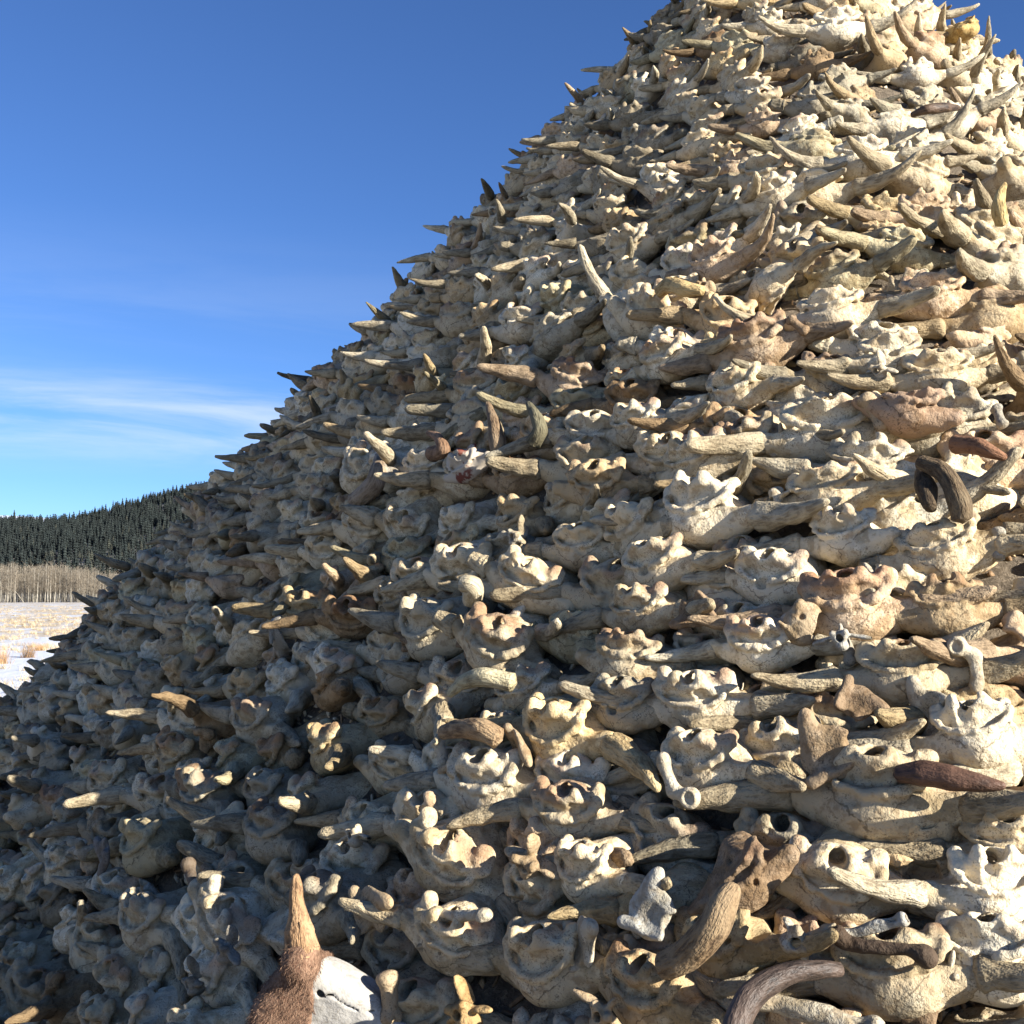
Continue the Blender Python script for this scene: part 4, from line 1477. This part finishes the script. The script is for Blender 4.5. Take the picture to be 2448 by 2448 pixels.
def conifer_geo(seed, tiers=9, npt=9):
    r = np.random.default_rng(seed)
    V, T = [], []
    w = r.uniform(0.13, 0.20)
    for k in range(tiers):
        u0 = 0.10 + 0.88 * k / tiers
        u1 = u0 + 0.26 * (1 - 0.5 * k / tiers)
        rad_ = w * (1 - u0) ** 0.85 * r.uniform(0.80, 1.15) + 0.008
        b0 = len(V)
        V.append((r.uniform(-0.01, 0.01), r.uniform(-0.01, 0.01), min(u1, 1.0)))
        V.append((0, 0, u0 + 0.03))
        for q_ in range(npt * 2):
            a_ = math.pi * q_ / npt + r.uniform(-0.2, 0.2)
            rr_ = rad_ * (r.uniform(0.85, 1.2) if q_ % 2 == 0 else r.uniform(0.40, 0.6))
            V.append((rr_ * math.cos(a_), rr_ * math.sin(a_), u0 + (r.uniform(-0.03, 0.005) if q_ % 2 == 0 else 0.025)))
        for q_ in range(npt * 2):
            A_, B_ = b0 + 2 + q_, b0 + 2 + (q_ + 1) % (npt * 2)
            T.append((b0, A_, B_))
            T.append((b0 + 1, B_, A_))
    return np.array(V), np.array(T)


CON = [conifer_geo(50 + i) for i in range(6)]
CON_SM = [conifer_geo(70 + i, 5, 5) for i in range(5)]
tv, tq, tt_, tl = tube([[0, 0, -0.03], [0, 0, 0.25], [0, 0, 0.6]], [0.014, 0.011, 0.006], 6)
TRUNK_M = make_mesh('conifer_trunk', tv, tq, BARK, tl, tris=tt_)
CON_M = [make_mesh('conifer_crown', v, None, CONIF, v, tris=t, smooth=False) for v, t in CON]
rt = random.Random(5)

# trees standing on the skyline, each its own
sky_cols = np.arange(-30, 470, 11.0)
names_lr = []
sky_trees = []
for k, cpx in enumerate(sky_cols):
    cpx = cpx + rt.uniform(-4, 4)
    d = HR1 - rt.uniform(0, 25)
    xy = polar(cpx, d)
    h = rt.uniform(5.5, 9.5) * (1.45 if abs(cpx - 35) < 6 else 1)
    sky_trees.append((cpx, xy, float(hill_z(cpx, d)) - 0.3, h))
NUMW = ['first', 'second', 'third', 'fourth', 'fifth', 'sixth', 'seventh', 'eighth', 'ninth', 'tenth', 'eleventh', 'twelfth', 'thirteenth', 'fourteenth',
        'fifteenth', 'sixteenth', 'seventeenth', 'eighteenth', 'nineteenth', 'twentieth']


def ordinal(k):
    if k < 20:
        return NUMW[k]
    tens = ['', '', 'twenty', 'thirty', 'forty', 'fifty', 'sixty'][(k + 1) // 10]
    u = (k + 1) % 10
    return {'twenty': 'twentieth', 'thirty': 'thirtieth', 'forty': 'fortieth', 'fifty': 'fiftieth', 'sixty': 'sixtieth'}[tens] if u == 0 else tens + ' ' + NUMW[u - 1]


for k, (cpx, xy, z, h) in enumerate(sky_trees):
    r_ = link('conifer_tree', None, label='dark conifer on the skyline of the wooded hill, %s from the left edge' % ordinal(k), cat='tree', group='conifers along the ridge')
    r_.location = (xy[0], xy[1], z)
    r_.scale = (h, h, h)
    r_.rotation_euler = (0, 0, rt.uniform(0, 6.28))
    g_ = rt.uniform(0.8, 1.2)
    link('crown', CON_M[k % 6], r_, color=(g_, g_, g_))
    link('trunk', TRUNK_M, r_)

parts = []
gr = np.random.default_rng(9)
ncon = 0
for k in range(8500):
    cpx = gr.uniform(-420, 760)
    u = gr.uniform(0.03, 1.0) ** 0.8
    d = HR0 + u * (HR1 - HR0) - 4
    if d < 540 and gr.uniform() < 0.55:
        continue
    xy = polar(cpx, d)
    v, t = CON_SM[k % 5]
    h = gr.uniform(4, 9.5)
    a_ = gr.uniform(0, 6.28)
    R2 = np.array([[math.cos(a_), -math.sin(a_), 0], [math.sin(a_), math.cos(a_), 0], [0, 0, 1]])
    g_ = gr.uniform(0.65, 1.25)
    bare = gr.uniform() < (0.10 + 0.25 * (u < 0.3))
    col = np.array([g_ * (2.2 if bare else 1.0), g_ * (1.75 if bare else 1.0), g_ * (1.45 if bare else 1.0), 1])
    wv = v * np.array([1.5, 1.5, 1.0]) if not bare else v * np.array([1.5, 1.5, 0.7])
    parts.append((wv @ R2.T * h + np.array([xy[0], xy[1], float(hill_z(cpx, d)) - 0.4]), None, t, wv, np.tile(col, (len(v), 1))))
V, Q, T, L, C = join(parts)
link('conifer_forest', make_mesh('conifer_forest', V, None, CONIF, L, C, tris=T, smooth=False), label='dark conifer forest covering the hillside behind the aspens', cat='forest', kind='stuff')


# bare aspens
def aspen_geo(seed, detail=1.0):
    """unit height: trunk verts, twig verts"""
    r = np.random.default_rng(seed)
    n = 7
    u = np.linspace(-0.02, 1, n)
    lean = r.normal(0, 0.03, 2)
    path = np.stack([lean[0] * u + 0.01 * np.sin(u * 7 + seed), lean[1] * u, u * 0.96], -1)
    tv, tq, tt_, tl = tube(path, 0.0095 * (1 - 0.85 * np.clip(u, 0, 1)) + 0.001, 5)
    TV, TT = [], []
    for k in range(int(64 * detail)):
        h = r.uniform(0.22, 0.97)
        az = r.uniform(0, 6.28)
        ln = (0.24 - 0.16 * h) * r.uniform(0.6, 1.3) + 0.03
        b0 = np.array([lean[0] * h, lean[1] * h, h * 0.96])
        e0 = b0 + ln * np.array([math.cos(az) * 0.62, math.sin(az) * 0.62, r.uniform(0.5, 0.95)])
        s_ = np.array([-math.sin(az), math.cos(az), 0]) * 0.0030
        o_ = len(TV)
        TV += [b0 - s_, b0 + s_, e0]
        TT.append((o_, o_ + 1, o_ + 2))
        for q_ in range(3):
            f_ = r.uniform(0.3, 0.9)
            b1 = b0 + (e0 - b0) * f_
            e1 = b1 + ln * 0.45 * np.array([r.normal(0, 0.5), r.normal(0, 0.5), r.uniform(0.3, 0.9)])
            s2 = np.cross(e1 - b1, r.normal(0, 1, 3))
            s2 = s2 / np.linalg.norm(s2) * 0.0022
            o_ = len(TV)
            TV += [b1 - s2, b1 + s2, e1]
            TT.append((o_, o_ + 1, o_ + 2))
    return (tv, tq, tt_, tl), (np.array(TV), np.array(TT))


ASP = [aspen_geo(200 + i) for i in range(5)]
ASP_M = [(make_mesh('aspen_trunk', a_[0][0], a_[0][1], ASPEN, a_[0][3], tris=a_[0][2]), make_mesh('aspen_twigs', a_[1][0], None, TWIG, a_[1][0], tris=a_[1][1], smooth=False)) for a_ in ASP]
ra = random.Random(12)
asp_cols = sorted([ra.uniform(-10, 300) for _ in range(44)])
for k, cpx in enumerate(asp_cols):
    d = 352 + ra.uniform(-6, 6)
    xy = polar(cpx, d)
    h = ra.uniform(9.0, 12.0) * np.interp(cpx, [0, 140, 280], [1.0, 1.02, 0.78])
    r_ = link('aspen_tree', None, label='bare pale aspen at the front of the grove, %s from the left edge' % ordinal(k), cat='tree', group='bare aspens at the edge of the snow')
    r_.location = (xy[0], xy[1], GZ)
    r_.scale = (h, h, h)
    r_.rotation_euler = (0, 0, ra.uniform(0, 6.28))
    g_ = ra.uniform(0.6, 1.35)
    link('trunk', ASP_M[k % 5][0], r_, color=(g_, g_, g_))
    link('crown', ASP_M[k % 5][1], r_)
parts_t, parts_w = [], []
for k in range(1300):
    cpx = gr.uniform(-350, 560)
    d = gr.uniform(356, 440)
    xy = polar(cpx, d)
    h = gr.uniform(8.5, 12.5) * np.interp(cpx, [0, 140, 280], [1.0, 1.02, 0.80])
    a_ = gr.uniform(0, 6.28)
    R2 = np.array([[math.cos(a_), -math.sin(a_), 0], [math.sin(a_), math.cos(a_), 0], [0, 0, 1]])
    (v, q_, t_, l_), (wv, wt_) = ASP[k % 5]
    of = np.array([xy[0], xy[1], GZ])
    g_ = gr.uniform(0.5, 1.2)
    parts_t.append((v @ R2.T * h + of, q_, t_, v, np.tile([g_, g_, g_, 1], (len(v), 1))))
    parts_w.append((wv @ R2.T * h + of, None, wt_, wv, None))
rt_ = link('aspen_grove', None, label='thicket of bare tan aspens behind the front row', cat='forest', kind='stuff')
V, Q, T, L, C = join(parts_t)
link('trunks', make_mesh('aspen_trunks', V, Q, ASPEN, L, C, tris=T), rt_, kind='stuff')
V, Q, T, L, C = join(parts_w)
link('twigs', make_mesh('aspen_grove_twigs', V, None, TWIG, L, C, tris=T, smooth=False), rt_, kind='stuff')
# a trunk that has come down
p1, p2 = polar(33, 348), polar(64, 350)
v, q_, t_, l_ = tube([[p1[0], p1[1], 4.2], [(p1[0] + p2[0]) / 2, (p1[1] + p2[1]) / 2, 2.0], [p2[0], p2[1], GZ + 0.05]], [0.05, 0.09, 0.13], 7)
link('leaning_trunk', make_mesh('leaning_trunk', v, q_, ASPEN, l_, tris=t_), label='pale fallen aspen trunk leaning in the grove', cat='trunk')


# dry grass standing out of the snow
def tuft(n_, r, h, spread):
    V, T = [], []
    for k in range(n_):
        a_ = r.uniform(0, 6.28)
        b0 = np.array([r.normal(0, spread * 0.35), r.normal(0, spread * 0.35), -0.02])
        hh = h * r.uniform(0.5, 1.1)
        e0 = b0 + np.array([math.cos(a_) * spread * r.uniform(0.2, 1), math.sin(a_) * spread * r.uniform(0.2, 1), hh])
        s_ = np.array([-math.sin(a_), math.cos(a_), 0]) * 0.006
        o_ = len(V)
        V += [b0 - s_, b0 + s_, e0]
        T.append((o_, o_ + 1, o_ + 2))
    return np.array(V), np.array(T)


parts = []
TUFTS = [tuft(26, gr, 0.22, 0.16) for _ in range(8)]
for k in range(6500):
    d = 14 * (260 / 14) ** gr.uniform(0, 1) 
    cpx = gr.uniform(-700, 520)
    xy = polar(cpx, d)
    clump = vnoise(np.array([[xy[0], xy[1], 0]]), 0.22, 4)[0] + 0.6 * min(d / 70, 1)
    if clump < gr.uniform(0.2, 0.9):
        continue
    v, t = TUFTS[k % 8]
    s_ = gr.uniform(0.5, 1.4) * (1 + min(d, 120) / 90)
    g_ = gr.uniform(0.8, 1.35)
    parts.append((v * np.array([s_, s_, 0.8 * min(s_, 1.3)]) + np.array([xy[0], xy[1], GZ]), None, t, v, np.tile([g_, g_, g_, 1], (len(v), 1))))
V, Q, T, L, C = join(parts)
link('dry_grass', make_mesh('dry_grass', V, None, STRAW, L, C, tris=T, smooth=False), label='straw coloured dry grass poking through the snow', cat='grass', kind='stuff')
for px, py, h, col, lab in ((18, 1572, 0.55, (0.8, 0.62, 0.48), 'rusty clump of dry weeds in the snow at the left edge'),
                            (80, 1560, 0.60, (0.55, 0.45, 0.40), 'thin twiggy weed standing in the snow right of the rusty clump'),
                            (105, 1545, 0.35, (1.1, 0.85, 0.6), 'low straw tuft in the snow beside the foot of the mound')):
    d = (CAM_Z - GZ) / ((py - 1425) / FPX)
    xy = polar(px, d)
    v, t = tuft(160, gr, h, 0.30)
    o = link('dry_weed', make_mesh('dry_weed', v, None, STRAW, v, tris=t, smooth=False), label=lab, cat='weed', color=col)
    o.location = (xy[0], xy[1], GZ)
